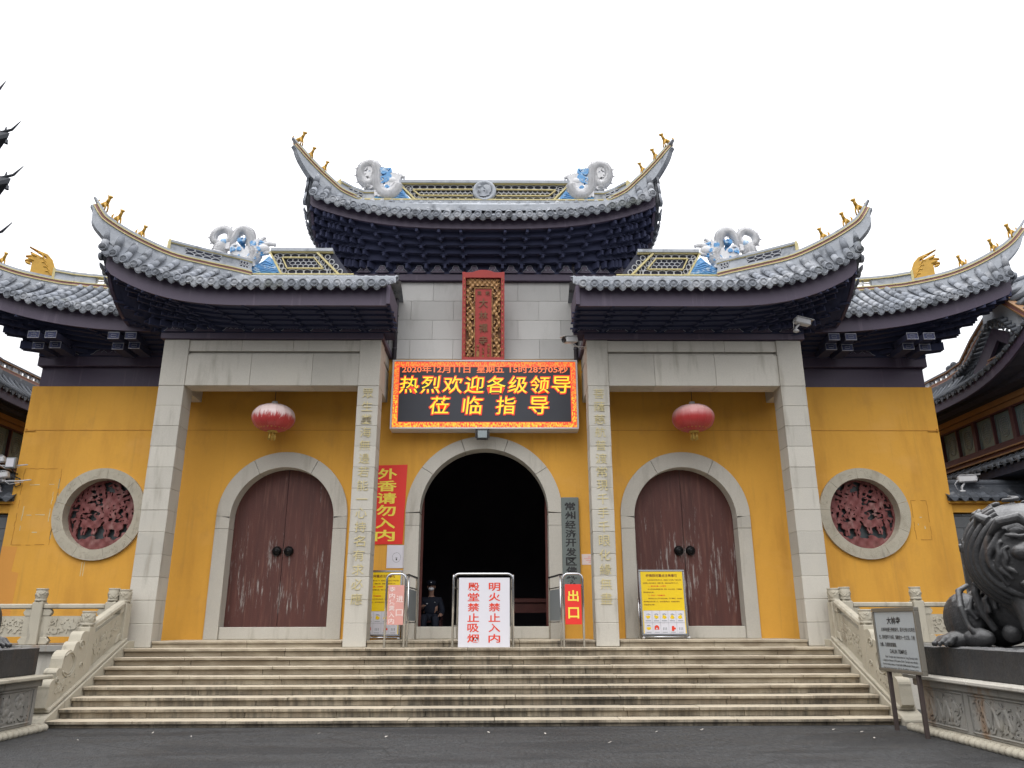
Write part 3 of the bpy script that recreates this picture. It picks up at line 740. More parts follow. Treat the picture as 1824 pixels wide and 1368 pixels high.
# ------------------------------------------------------------------ roofs
def lerp(a, b, t): return a+(b-a)*t
class Roof: pass
def hip_at_x(hip, x):
    for p, q in zip(hip, hip[1:]):
        if p[0] <= x <= q[0]:
            t = (x-p[0])/(q[0]-p[0]); return lerp(p[1], q[1], t), lerp(p[2], q[2], t)
    return hip[-1][1], hip[-1][2]
def hip_at_y(hip, y):
    for p, q in zip(hip, hip[1:]):
        if q[1] <= y <= p[1]:
            t = (p[1]-y)/(p[1]-q[1]); return lerp(p[0], q[0], t), lerp(p[2], q[2], t)
    return hip[-1][0], hip[-1][2]
def roof_half(x_in, xc, Ye, Yr, ze, zr, hip, pitch, fas_h, base, tiles, pans, fascia, soffit, brackets, motif, nseg=7, rt=.075, clus=.42, two_sided=True, inner_cap=False, motif_h=.17, side_len=None, drop=1.0):
    """right-hand half of a roof: tile rows, eave ends, eave board, stepped soffit and brackets"""
    xb, Yb, zb = base
    Yb2 = 2*Yr-Yb
    rows = []; x = x_in+pitch*.5
    while x < xc-.02:
        if x <= hip[0][0]: yt, zt = Yr-.05, zr(x)-.03
        else:
            yt, zt = hip_at_x(hip, x); zt -= .10; yt -= .03
        if yt < Ye+.06: yt = Ye+.06
        rows.append(((x, Ye, ze(x)+.085), (x, yt, max(zt, ze(x)+.1)))); x += pitch
    srows = []
    L = side_len or 2*(Yr-Ye); y = Ye+pitch*.6
    def zes(y): 
        d = abs(y-Yr)/(Yr-Ye); return ze(xc)-(ze(xc)-ze(x_in))*drop*(1-d**3)
    while y < Ye+L-.05:
        yy = y if y <= Yr else 2*Yr-y
        xt, zt = hip_at_y(hip, yy); zt -= .10
        if xt > xc-.05: xt = xc-.05
        srows.append(((xc, y, zes(y)+.085), (xt, y, max(zt, zes(y)+.1)))); y += pitch
    def path(a, b):
        a, b = Vector(a), Vector(b); out = []
        for i in range(nseg+1):
            t = i/nseg; q = a.lerp(b, t); q.z -= .05*math.sin(PI*t)*min(1, (b-a).length); out.append(q)
        return out
    for rws, out in ((rows, Vector((0, -1, 0))), (srows, Vector((1, 0, 0)))):
        side = Vector((0, 0, 1)).cross(out)
        prevp = None
        if out.y < 0 and x_in == 0: prevp = [Vector((-q.x, q.y, q.z)) for q in path(*rws[0])]
        for a, b in rws:
            P = path(a, b); d = (P[1]-P[0]).normalized(); ln = (Vector(b)-Vector(a)).length
            # half-round cover tiles in overlapping lengths
            nt_ = max(1, round(ln/.26))
            for k in range(nt_):
                q0 = P[0].lerp(P[-1], k/nt_); q1 = P[0].lerp(P[-1], (k+1)/nt_)
                q0.z = q0.z-.05*math.sin(PI*k/nt_)*min(1, ln); q1.z = q1.z-.05*math.sin(PI*(k+1)/nt_)*min(1, ln)
                dd = (q1-q0).normalized(); nrm = side.cross(dd); nrm = nrm if nrm.z > 0 else -nrm
                vs = []; jx = random.uniform(-.006, .006)
                for q, r in ((q0-dd*.02, rt*1.06), (q1, rt*.94)):
                    for m_ in range(8):
                        an = PI*m_/7; vs.append(q+side*(math.cos(an)*r+jx)+nrm*(math.sin(an)*r))
                fs = [(m_, m_+1, 8+m_+1, 8+m_) for m_ in range(7)]+[tuple(range(8))[::-1], tuple(range(8, 16))]
                tiles.add(vs, fs, True)
            # round end tile with a raised boss
            c = P[0]+out*.03+Vector((0, 0, .012)); n = 14
            prof = ((0.0, .032), (.03, .030), (.045, .018), (.062, .018), (.070, .034), (rt*1.12, .034), (rt*1.15, .0), (rt*1.1, -.03))
            vs = []
            for r, h in prof:
                for m_ in range(n):
                    an = 2*PI*m_/n; vs.append(c+side*(r*math.cos(an))+Vector((0, 0, r*math.sin(an)))+out*h)
            fs = []
            for i in range(len(prof)-1):
                for m_ in range(n): m2 = (m_+1) % n; fs.append((i*n+m_, i*n+m2, (i+1)*n+m2, (i+1)*n+m_))
            tiles.add(vs, fs, True)
            if prevp is not None:
                Q = prevp; vs = []; fs = []
                for i in range(nseg+1):
                    pa, pb = Q[i], P[i]; mid = (pa+pb)/2; mid.z -= .045
                    for t_ in (pa-Vector((0, 0, .03)), mid, pb-Vector((0, 0, .03))): vs.append(t_)
                for i in range(nseg):
                    for m_ in (0, 1): fs.append((3*i+m_, 3*i+m_+1, 3*i+m_+4, 3*i+m_+3))
                pans.add(vs, fs, True)
                # drip tile: rounded tongue hanging between two round ends
                mid = (Q[0]+P[0])/2+out*.045; mid.z -= .045; w = (P[0]-Q[0]).length*.40
                up = Vector((0, 0, 1)); vs = []; fs = []
                sh = [(-1, .35), (-.98, .1), (-.82, -.35), (-.5, -.75), (0, -1), (.5, -.75), (.82, -.35), (.98, .1), (1, .35)]
                for dpt in (0, -.022):
                    for a_, b_ in sh: vs.append(mid+side*(a_*w)+up*(b_*.098)+out*(dpt+.012*b_))
                k = len(sh); fs = [tuple(range(k)), tuple(range(k, 2*k))[::-1]]+[(i, i+1, k+i+1, k+i) for i in range(k-1)]
                tiles.add(vs, fs)
                tiles.tube([mid+side*(a_*w*.78)+up*(b_*.072+.01)+out*.012 for a_, b_ in sh[1:-1]], .007, 5)
            prevp = P
    # eave path: front then side
    nF = 26; eF = [Vector((lerp(x_in, xc, i/nF), Ye+.10, ze(lerp(x_in, xc, i/nF))+.01)) for i in range(nF+1)]
    nS = 12; eS = [Vector((xc-.10, lerp(Ye+.10, Ye+L-.1, i/nS), zes(lerp(Ye, Ye+L, i/nS))+.01)) for i in range(1, nS+1)]
    eF[-1].x = xc-.10
    E_ = eF+eS
    bF = [Vector((lerp(x_in, xb, i/nF), Yb, zb)) for i in range(nF+1)]
    bS = [Vector((xb, lerp(Yb, Yb2 if not side_len else Yb+side_len*.4, i/nS), zb)) for i in range(1, nS+1)]
    B_ = bF+bS
    vs = []; fs = []
    for e, o in zip(E_, [Vector((0, 1, 0))]*(nF)+[Vector((-.7, .7, 0))]+[Vector((-1, 0, 0))]*nS):
        e = e+Vector((0, 0, .055)); fas_h_ = fas_h+.055
        vs += [e, e-Vector((0, 0, fas_h_)), e-Vector((0, 0, fas_h_))+o*.06, e+o*.06]
    for i in range(len(E_)-1):
        for m_ in range(4): m2 = (m_+1) % 4; fs.append((4*i+m_, 4*i+4+m_, 4*i+4+m2, 4*i+m2))
    fs += [(0, 1, 2, 3), tuple(4*(len(E_)-1)+k for k in (3, 2, 1, 0))]
    fascia.add(vs, fs)
    # second, smaller board set back below
    steps = 5; W_ = len(E_)
    def S(i, v): 
        e = E_[i]-Vector((0, 0, fas_h*.97)); b = B_[i]; e = e+Vector((b.x-e.x, b.y-e.y, 0)).normalized()*.03; q = b.lerp(e, v); 
        q.z = lerp(b.z, e.z, v**.8); return q
    vs = []; fs = []
    for i in range(W_):
        vs.append(B_[i]+Vector((0, .3, -.06)) if i < nF else B_[i]+Vector((-.3, 0, -.06)))
        for k in range(steps):
            a = S(i, k/steps); b = S(i, (k+1)/steps)
            vs += [a, Vector((a.x, a.y, b.z))]
        vs.append(S(i, 1))
    K = 2*steps+2
    for i in range(W_-1):
        for k in range(K-1): fs.append((i*K+k, i*K+k+1, (i+1)*K+k+1, (i+1)*K+k))
    soffit.add(vs, fs)
    if inner_cap:
        m0 = [S(0, k/steps) for k in range(steps+1)]
        soffit.add([q for q in m0]+[Vector((x_in, Yb, m0[-1].z+.3))], [list(range(steps+2))])
        fascia.box(x_in-.03, x_in+.05, Ye+.06, Yb+.1, ze(x_in)-fas_h*.9, ze(x_in)+.10)
    # bracket clusters
    def cluster(fi):
        one = MB(); brackets.append(one)
        i = min(int(fi), W_-2); t = fi-i
        for k in range(steps):
            a = S(i, k/steps).lerp(S(i+1, k/steps), t); b = S(i, (k+1)/steps).lerp(S(i+1, (k+1)/steps), t)
            d = Vector((b.x-a.x, b.y-a.y, 0)); ln = d.length
            if ln < 1e-4: continue
            d /= ln; sd_ = Vector((-d.y, d.x, 0)); R = Matrix((d, sd_, Vector((0, 0, 1)))).transposed()
            mid = (a+b)/2; hz = b.z-a.z; q_ = 1 if k < steps-1 else .3
            one.obox(Vector((mid.x, mid.y, a.z+hz*.6)), (ln/2+.02*q_, .030, hz*.26), R)
            if k == steps-1: continue
            one.obox(Vector((b.x, b.y, b.z-.022))-d*.03, (.022, .085, .014), R)
    n = max(2, round((xb-x_in)/clus))
    for j in range(0 if x_in else 1, n+1): cluster(min(nF*j/n, nF-.01)+.001)
    for j in range(1, 5): cluster(nF*(1-.10*j/2))
    for j in range(1, 3): cluster(nF+nS*.14*j)
    # pale outlined ogee panels between clusters
    for j in range(n):
        cx = lerp(x_in, xb, (j+.5)/n); y = Yb-.05; h = motif_h; w = .5*(xb-x_in)/n*.75
        og = [(-1, 0), (-.82, .12), (-.72, .3), (-.5, .42), (-.42, .75), (-.28, .98), (.28, .98), (.42, .75), (.5, .42), (.72, .3), (.82, .12), (1, 0)]
        motif.tube([(cx+a*w, y, zb+.02+b*h) for a, b in og], .006, 5)
        for k in (-1, 1):
            motif.tube([(cx+k*w*(.1+.35*t)+.03*k*math.sin(t*6), y, zb+.03+h*(.15+.45*t*(1-t)*2)) for t in [i/6 for i in range(7)]], .004, 5)
        fascia.plate([(cx+a*w*.97, zb+.01+b*h*.97) for a, b in og], [], y+.004, y+.03)

def sweep(mb, path, w, h, zoff, ysh=0.):
    """rectangular section swept along a 3D path, upright"""
    P = [Vector(p) for p in path]; vs = []
    for i, p in enumerate(P):
        d = P[min(i+1, len(P)-1)]-P[max(i-1, 0)]; d.z = 0
        if d.length < 1e-6: d = Vector((1, 0, 0))
        d.normalize(); sd_ = Vector((-d.y, d.x, 0))
        tang = (P[min(i+1, len(P)-1)]-P[max(i-1, 0)]).normalized(); up = sd_.cross(tang); up = up if up.z > 0 else -up
        c = p+up*(zoff[i] if isinstance(zoff, list) else zoff)
        ww, hh = (w[i], h[i]) if isinstance(w, list) else (w, h)
        vs += [c-sd_*ww/2, c+sd_*ww/2, c+sd_*ww/2+up*hh, c-sd_*ww/2+up*hh]
    fs = [(0, 3, 2, 1)]
    for i in range(len(P)-1):
        for m_ in range(4): m2 = (m_+1) % 4; fs.append((4*i+m_, 4*i+m2, 4*i+4+m2, 4*i+4+m_))
    k = 4*(len(P)-1); fs.append((k, k+1, k+2, k+3)); mb.add(vs, fs)

def hip_ridge(path, white, gold, maroon, cap, taper_from=.75, hb=.30):
    """layered ridge over the hip: white body, gold - maroon - gold bands, grey cap, thin horn at the tip"""
    P = spline(path, 5); n = len(P); full = [p for i, p in enumerate(P)]
    body = full[:int(n*.88)]
    def th(i, a): 
        t = i/(n-1); return a*(1-.55*max(0, (t-taper_from)/(1-taper_from)))
    sweep(white, body, [th(i, .16) for i in range(len(body))], [hb*min(1, max(.12, (1-i/(n-1)-.16)/.30)) for i in range(len(body))], [-hb*min(1, max(.12, (1-i/(n-1)-.16)/.30))-.028 for i in range(len(body))])
    sweep(gold, body, [th(i, .20) for i in range(len(body))], [.022]*len(body), -.03)
    sweep(maroon, body, [th(i, .17) for i in range(len(body))], [th(i, .055) for i in range(len(body))], -.008)
    sweep(gold, body, [th(i, .20) for i in range(len(body))], [.022]*len(body), .045)
    sweep(cap, full, [th(i, .17) for i in range(n)], [th(i, .055) for i in range(n)], .067)
    # horn end: a slightly thicker knob

def beast(p, heading, size=.30):
    """small glazed animal running up the hip: trunk, legs, neck, head, tail"""
    mb = MB(); s_ = size; R = Matrix.Rotation(heading, 3, 'Z')
    def T(pts, r, n=7): mb.tube([Vector(p)+R @ (Vector(q)*s_) for q in pts], [k*s_ for k in r], n)
    T([(-.32, 0, .42), (-.15, 0, .50), (.1, 0, .55), (.28, 0, .62)], [.10, .15, .15, .11])
    T([(.22, 0, .60), (.34, 0, .80), (.38, 0, .92)], [.12, .10, .10])
    T([(.30, 0, .93), (.42, 0, .97), (.60, 0, .92)], [.08, .13, .06])
    for k in (-1, 1):
        T([(.2, k*.09, .52), (.26, k*.1, .28), (.20, k*.1, 0)], [.08, .05, .05]); T([(-.25, k*.09, .45), (-.36, k*.1, .24), (-.28, k*.1, 0)], [.10, .06, .05])
        T([(.34, k*.06, 1.0), (.32, k*.1, 1.14)], [.04, .015])
    T([(-.32, 0, .45), (-.5, 0, .6), (-.55, 0, .85), (-.42, 0, .98)], [.05, .06, .07, .02])
    return mb
def ring_row(mb, x0, x1, z0, z1, y, r, tube=.011, rows=1, ylean=0.):
    n = max(1, int((x1-x0)/(r*1.62))); dz = (z1-z0)/rows
    for j in range(rows):
        for i in range(n):
            cx = x0+(x1-x0)*(i+.5)/n; cz = z0+dz*(j+.5)
            mb.tube([(cx+r*math.cos(a), y, cz+min(r, dz*.5)*math.sin(a)) for a in [2*PI*k/14 for k in range(14)]], tube, 5, closed=True)
DR = [  # dragon facing +x: outline strokes in a 900 x 620 sketch, y down
    ([(300, 250), (330, 330), (320, 400), (265, 425), (205, 375), (180, 285), (205, 205), (285, 165), (365, 195), (400, 280), (405, 390), (430, 490), (510, 560), (600, 560), (660, 500), (680, 440)],
     [10, 26, 36, 42, 44, 42, 42, 44, 46, 48, 50, 52, 58, 62, 58, 50])]
def dragon(place, variant, parent):
    """white dragon with a looped spiny body, open jaws and blue mane, on a blue wave"""
    white = MB(); blue = MB(); wave = MB()
    def Q(x, y, d=0.): return place(x, y, d)
    k = (Q(100, 0)-Q(0, 0)).length/100
    if variant:
        pts = [(215, 480), (235, 390), (270, 330), (335, 290), (345, 215), (285, 150), (215, 150), (145, 195), (130, 265), (180, 320), (330, 330), (400, 240), (440, 165), (505, 150), (575, 190), (600, 270), (620, 360), (680, 450), (640, 545), (560, 560), (600, 640)]
        rad = [70, 60, 38, 34, 32, 34, 34, 34, 32, 26, 24, 34, 38, 42, 44, 44, 46, 60, 56, 46, 30]
    else: pts, rad = DR[0]
    rad = [r_*1.42 for r_ in rad]; P = spline([Q(x, y, 0) for x, y in pts], 4); n = len(P); R = [k*np.interp(i/(n-1), np.linspace(0, 1, len(rad)), rad) for i in range(n)]
    white.tube(P, R, 10)
    c0 = Q(290, 290) if not variant else Q(300, 260)
    for i in range(4, int(n*.66), 3):
        d = (P[i+1]-P[i-1]).normalized(); nr = Vector((-d.z, 0, d.x)); 
        if nr.dot(P[i]-c0) < 0: nr = -nr
        white.tube([P[i]+nr*R[i]*.8, P[i]+nr*(R[i]+k*34)], [k*20, k*3], 5)
    for i in range(2, n-1):                                   # scales: raised hoops round the body
        d = (P[min(i+1, n-1)]-P[i-1]).normalized(); u = d.cross(Vector((0, 1, 0))).normalized()
        for q in (0, .5):
            c = P[i].lerp(P[min(i+1, n-1)], q)
            white.tube([c+u*(R[i]*1.01*math.cos(a_))+Vector((0, 1, 0))*(R[i]*1.01*math.sin(a_))+d*(k*6*math.cos(6*a_)) for a_ in [2*PI*j/18 for j in range(18)]], k*4.5, 4, closed=True)
    def scrolls(mb_, x0, x1, y0, y1, num, seed, rr_, size, d0, d1):
        rg_ = random.Random(seed); w_, h_ = x1-x0, y1-y0; xs_ = np.arange(-w_/2, w_/2+5, 5.); zs_ = np.arange(-h_/2, h_/2+5, 5.); X_, Z_ = np.meshgrid(xs_, zs_)
        F_ = capsules(X_, Z_, scroll_caps(rg_, w_, h_, num, rr_, size))
        ms_plate(mb_, F_, xs_, zs_, lambda x, z, d: Q((x0+x1)/2+x, (y0+y1)/2+z, d), d0, d1)
    if variant:
        scrolls(white, 340, 720, 300, 640, 34, 3, 11, 62, -.10, .06); scrolls(blue, 380, 780, 280, 560, 14, 4, 9, 50, -.13, .02); scrolls(white, 560, 800, 250, 470, 16, 5, 8, 50, -.05, .05)
        scrolls(white, 160, 360, 330, 500, 10, 8, 10, 50, -.08, .05)
    else:
        scrolls(white, 380, 720, 300, 610, 40, 6, 10, 55, -.09, .06); scrolls(white, 230, 380, 200, 420, 12, 16, 10, 40, -.07, .05); scrolls(blue, 420, 640, 240, 520, 12, 7, 9, 50, -.10, .0); scrolls(white, 230, 360, 380, 500, 8, 9, 10, 40, -.06, .05)
    hx, hy = (640, 395) if not variant else (800, 400)
    white.ball(Q(hx-40, hy, 0), (k*90, k*60, k*70)); 
    white.tube([Q(hx-40, hy-50), Q(hx+40, hy-70), Q(hx+115, hy-60), Q(hx+108, hy-30)], [k*40, k*34, k*22, k*10], 8)
    white.tube([Q(hx-30, hy+40), Q(hx+30, hy+50), Q(hx+70, hy+25)], [k*38, k*28, k*12], 8)
    for t in range(6):
        white.tube([Q(hx-230+18*t, hy-140+38*t, .02), Q(hx-130+8*t, hy-105+28*t, -.01), Q(hx-50, hy-60+16*t, .0)], [k*7, k*8, k*8], 5)
        blue.tube([Q(hx-110+6*t, hy-100+36*t, -.03), Q(hx-70, hy-75+33*t, -.05), Q(hx-10, hy-70+30*t, -.03)], [k*10, k*26, k*12], 6)
    white.tube([Q(hx-90, hy-70, 0), Q(hx-20, hy-105), Q(hx+60, hy-90)], [k*8, k*12, k*5], 6)
    if variant:
        for t in range(5): blue.tube([Q(400+20*t, 230+30*t, .03), Q(470+18*t, 260+40*t, .04), Q(520+16*t, 330+40*t, .03)], [k*8, k*22, k*8], 6)
        blue.ball(Q(275, 320, -.03), (k*55, k*50, k*50)); white.tube([Q(560, 560, -.06), Q(585, 640, -.07), Q(640, 690, -.08)], [k*26, k*22, k*16], 7)
        for t in range(3): white.tube([Q(620, 670, -.08), Q(600+40*t, 720, -.1)], [k*12, k*7], 5)
    else: white.tube([Q(280, 410), Q(285, 480)], [k*40, k*55], 8); blue.tube([Q(290, 215, -.02), Q(292, 270, -.02), Q(330, 290, -.02)], [k*16, k*22, k*14], 7)
    # wave wedge
    if variant: ol = [(600, 715), (640, 660), (720, 610), (800, 560), (860, 500), (905, 540), (1030, 735)]
    else: ol = [(385, 690), (385, 570), (470, 600), (560, 590), (640, 530), (690, 470), (715, 480), (890, 690)]
    vs = [Q(x, y, -.06) for x, y in ol]+[Q(x, y, .06) for x, y in ol]; n = len(ol)
    area = sum(vs[i].x*vs[(i+1) % n].z-vs[(i+1) % n].x*vs[i].z for i in range(n))
    fs = [tuple(range(n)), tuple(range(n, 2*n))[::-1]]+[(i, n+i, n+(i+1) % n, (i+1) % n) for i in range(n)]
    if area < 0: fs = [f[::-1] for f in fs]
    wave.add(vs, fs)
    bx, by = ol[-1]
    for t in range(6):
        wave.tube([Q(lerp(ol[0][0], bx, f), by-12-(by-ol[-3][1])*(1-abs(f-.5)*1.5)*(.10+.13*t)*.9+8*math.sin(f*9+t), -.065) for f in [.04+.13*t*.4+i/12*(.92-.1*t) for i in range(13)] if f < .96], k*8, 5)
    o = white.build('ridge_dragon', 'dragon_white', parent)
    return o, blue, wave


# --- centre roof -------------------------------------------------------------------------------
def roof_set(sides, name, **kw):
    """build one roof as a part of the gate; sides is (1,), (-1,) or both"""
    tiles, pans, fas, sof, mo = (MB() for _ in range(5)); br = []
    roof_half(tiles=tiles, pans=pans, fascia=fas, soffit=sof, brackets=br, motif=mo, **kw)
    out = []
    for mb in (tiles, pans, fas, sof, mo):
        o = MB()
        for s in sides: o.merge(mb if s > 0 else mb.mirrored())
        out.append(o)
    pans2 = out[1]
    r = out[0].build(name, 'tile', gate)
    pans2.build('pan_tiles', 'tile', r); out[2].build('eave_board', 'purple', r); out[3].build('soffit', 'navy', r)
    out[4].build('carved_motif', 'motif', r)
    for b in br:
        if not b.v: continue
        for sd_ in sides: (b if sd_ > 0 else b.mirrored()).build('bracket', 'navy', r)
    return r
def sgn(mb, sides):
    o = MB()
    for s in sides: o.merge(mb if s > 0 else mb.mirrored())
    return o

HIP_C = [(3.08, 16.47, 11.30), (3.44, 16.13, 11.32), (3.70, 15.88, 11.46), (3.89, 15.70, 11.58), (4.17, 15.43, 11.80), (4.33, 15.27, 11.96), (4.44, 15.17, 12.11)]
zeC = lambda x: 10.22+.00943*max(0, x)**3
zrC = lambda x: 11.21+.03*x
rC = roof_set((1, -1), 'roof', x_in=0., xc=4.06, Ye=15.45, Yr=16.5, ze=zeC, zr=zrC, hip=HIP_C, pitch=.235, fas_h=.20, base=(3.42, 16.28, 9.25), clus=.44)
rC['label'] = 'tall central roof with dragons on its ridge'
HIP_S = [(5.26, 15.71, 8.93), (5.52, 15.53, 8.93), (6.06, 15.16, 8.91), (6.65, 14.76, 8.92), (7.26, 14.34, 9.09), (7.69, 14.04, 9.30), (7.83, 13.95, 9.45), (7.92, 13.89, 9.62), (7.99, 13.84, 9.76)]
zeS = lambda x: 7.85+.0311*max(0, x-4.5)**2.81
zrS = lambda x: 8.92
HIP_W = [(9.55, 16.37, 8.97), (9.88, 16.19, 8.95), (10.55, 15.82, 8.99), (11.1, 15.52, 9.15), (11.62, 15.23, 9.43), (11.9, 15.08, 9.74), (12.04, 15.0, 9.98)]
zeW = lambda x: 7.75+.0334*max(0, x-7)**2.2
zrW = lambda x: 8.88+.08*(x-8.47)
RS = {}; RW = {}
for s in (-1, 1):
    RS[s] = roof_set((s,), 'roof', x_in=1.88, xc=7.70, Ye=14.0, Yr=15.8, ze=zeS, zr=zrS, hip=HIP_S, pitch=.226, fas_h=.34, base=(6.74, 15.03, 7.30), clus=.62, inner_cap=True, motif_h=.19)
    RW[s] = roof_set((s,), 'roof', x_in=6.85, xc=11.66, Ye=15.2, Yr=16.4, ze=zeW, zr=zrW, hip=HIP_W, pitch=.238, fas_h=.33, base=(9.98, 16.28, 7.21), clus=1.0, motif_h=.27, side_len=1.0, drop=.14)
    # square pale frames on the projecting bracket ends of the wings
    mb = MB(); bks = []
    for x, y, z in ((7.50, 15.3, 7.33), (7.86, 15.3, 7.33), (9.19, 15.3, 7.35), (9.55, 15.3, 7.35), (7.52, 15.55, 7.20), (7.87, 15.55, 7.18), (9.21, 15.55, 7.21), (9.57, 15.55, 7.19)):
        w, h = .118, .07
        mb.tube([(x-w, y, z-h), (x+w, y, z-h), (x+w, y, z+h), (x-w, y, z+h)], .011, 4, closed=True, smooth=False)
        mb.tube([(x-w*.45, y, z-h*.35), (x+w*.45, y, z-h*.35), (x+w*.45, y, z+h*.35), (x-w*.45, y, z+h*.35)], .005, 4, closed=True, smooth=False)
        bks.append(MB().box(x-.112, x+.112, y+.004, y+.6, z-.064, z+.064))
    if s < 0: mb.flipx()
    mb.build('bracket_frame', 'motif', RW[s])
    for bk in bks: (bk if s > 0 else bk.flipx()).build('bracket_end', 'navy', RW[s])

def backslope(s, x0, x1, Yr, zr, hip, Ye, ze, parent):
    mb = MB(); xs = [x0+(x1-x0)*i/14 for i in range(15)]; vs = []
    for x in xs:
        if x <= hip[0][0]: y, z = Yr, zr(x)
        else: y, z = hip_at_x(hip, x)
        vs += [(x, 2*Yr-y, z-.08), (x, 2*Yr-Ye, ze(x)+.1), (x, 2*Yr-Ye, ze(x)-.3)]
    fs = []
    for i in range(14):
        for k in (0, 1): fs.append((3*i+k, 3*i+3+k, 3*i+4+k, 3*i+1+k))
    mb.add(vs, fs)
    if s < 0: mb.flipx()
    mb.build('rear_slope', 'tile', parent)
for s in (-1, 1):
    backslope(s, 0, 4.04, 16.5, zrC, HIP_C, 15.45, zeC, rC)
    backslope(s, 1.9, 7.66, 15.8, zrS, HIP_S, 14.0, zeS, RS[s])
    backslope(s, 6.9, 11.62, 16.4, zrW, HIP_W, 15.2, zeW, RW[s])

# ridges: hips with beasts, open lattice ridges, dragons
white, gold, maroon, cap = (MB() for _ in range(4))
hip_ridge(HIP_C, white, gold, maroon, cap, hb=.27)
for nm, mb, mt in (('hip_ridge', white, 'whitewash'), ('gold_band', gold, 'gold_line'), ('maroon_band', maroon, 'maroon'), ('ridge_cap', cap, 'whitewash')):
    for q_ in (1, -1): sgn(mb, (q_,)).build(nm, mt, rC)
for hip, roofs, figs in ((HIP_C, {1: rC, -1: rC}, ((4.27, 15.32, 12.0), (4.06, 15.52, 11.74), (3.79, 15.78, 11.56))),
                         (HIP_S, RS, ((7.78, 13.99, 9.5), (7.55, 14.14, 9.28), (7.16, 14.41, 9.09))),
                         (HIP_W, RW, ((11.73, 15.16, 9.58), (11.39, 15.35, 9.32), (10.82, 15.67, 9.10)))):
    for s in (1, -1):
        if hip is not HIP_C:
            white, gold, maroon, cap = (MB() for _ in range(4)); hip_ridge(hip, white, gold, maroon, cap, hb=.36 if hip is HIP_S else .30)
            for nm, mb, mt in (('hip_ridge', white, 'whitewash'), ('gold_band', gold, 'gold_line'), ('maroon_band', maroon, 'maroon'), ('ridge_cap', cap, 'whitewash')):
                sgn(mb, (s,)).build(nm, mt, roofs[s])
        for i, q in enumerate(figs):
            mb = beast((q[0], q[1], q[2]+.02), PI-math.atan2(-.5, 1) if i else PI+.35, .33-.02*i)
            sgn(mb, (s,)).build('ridge_beast', 'gold_figure', roofs[s])

# centre ridge
def plank(mb, a, b, w, y0, y1):
    (x0, z0), (x1, z1) = a, b; d = math.hypot(x1-x0, z1-z0); nx, nz = -(z1-z0)/d*w/2, (x1-x0)/d*w/2
    mb.plate([(x0+nx, z0+nz), (x1+nx, z1+nz), (x1-nx, z1-nz), (x0-nx, z0-nz)], [], y0, y1)
def ring(mb, c, rx, rz, d=(1, 0), tube=.013): mb.tube([(c[0]+d[0]*rx*math.cos(a), c[1]+d[1]*rx*math.cos(a), c[2]+rz*math.sin(a)) for a in [2*PI*k/14 for k in range(14)]], tube, 5, closed=True)
def parapet(P, wins, h, gold, wht, lat, dark):
    """low pale parapet following a 3D path, with small dark lattice windows on its outer face"""
    P = [Vector(p) for p in P]
    def at(f):
        f = max(0, min(.9999, f))*(len(P)-1); i = int(f); return P[i].lerp(P[i+1], f-i)
    sweep(wht, [at(i/10) for i in range(11)], .10, h, 0); sweep(wht, [at(i/10) for i in range(11)], .17, .05, h+.015)
    sweep(gold, [at(i/10) for i in range(11)], .15, .02, h-.003); sweep(gold, [at(i/10) for i in range(11)], .14, .018, .0)
    e = at(1)-at(.97); e.z = 0; e.normalize(); sweep(gold, [at(1), at(1)+e*.04], .17, h+.07, 0)
    for f0, f1, n in wins:
        a, b = at(f0), at(f1); d = (b-a); L = d.length; d2 = Vector((d.x, d.y, 0)).normalized(); nr = Vector((d2.y, -d2.x, 0))
        if nr.y > 0: nr = -nr
        o = nr*.054
        q = [a+o+Vector((0, 0, .025)), b+o+Vector((0, 0, .025)), b+o+Vector((0, 0, h-.02)), a+o+Vector((0, 0, h-.02))]
        dark.add(q+[v-nr*.03 for v in q], [(0, 1, 2, 3), (7, 6, 5, 4), (0, 4, 5, 1), (1, 5, 6, 2), (2, 6, 7, 3), (3, 7, 4, 0)])
        for t in range(n):
            c = a.lerp(b, (t+.5)/n)+nr*.06+Vector((0, 0, h/2)); r = L/n*.56
            ring(lat, c-Vector((0, 0, h*.36)), r, h*.34, (d2.x, d2.y), .010); ring(lat, c+Vector((0, 0, h*.36)), r, h*.34, (d2.x, d2.y), .010)
        sweep(wht, [a+nr*.05, b+nr*.05], .03, .03, 0.); sweep(wht, [a+nr*.05, b+nr*.05], .03, .03, h-.03)
gold, wht, lat, back_ = MB(), MB(), MB(), MB(); Y = 16.5
wht.box(-2.08, 2.08, Y-.1, Y+.1, 11.755, 11.83); wht.box(-3.12, 3.12, Y-.11, Y+.11, 10.98, 11.265)
plank(gold, (-3.12, 11.28), (3.12, 11.28), .032, Y-.12, Y+.12); gold.box(-2.06, 2.06, Y-.08, Y+.08, 11.735, 11.754)
back_.plate([(-1.68, 11.29), (1.68, 11.29), (2.07, 11.735), (-2.07, 11.735)], [], Y+.0, Y+.03)
for s in (-1, 1):
    plank(gold, (s*2.08, 11.74), (s*1.665, 11.29), .04, Y-.075, Y+.075)
    plank(gold, (s*1.74, 11.58), (s*1.57, 11.43), .026, Y-.06, Y+.0)
    plank(gold, (s*1.74, 11.59), (s*.28, 11.60), .022, Y-.06, Y+.0); plank(gold, (s*1.57, 11.43), (s*.28, 11.43), .022, Y-.06, Y+.0)
    for k in range(9): ring(lat, (s*(.38+.185*k), Y-.02, 11.67), .10, .058)
    for k in range(7): ring(lat, (s*(.36+.185*k), Y-.02, 11.355), .10, .055)
    for j in range(2):
        for k in range(11): ring(lat, (s*(.36+.118*k+.05*j), Y-.02, 11.475+.07*j), .066, .05, tube=.009)
    for t in range(4): ring(lat, (s*(1.86-.105*t), Y-.02, 11.62-.09*t), .055, .06)
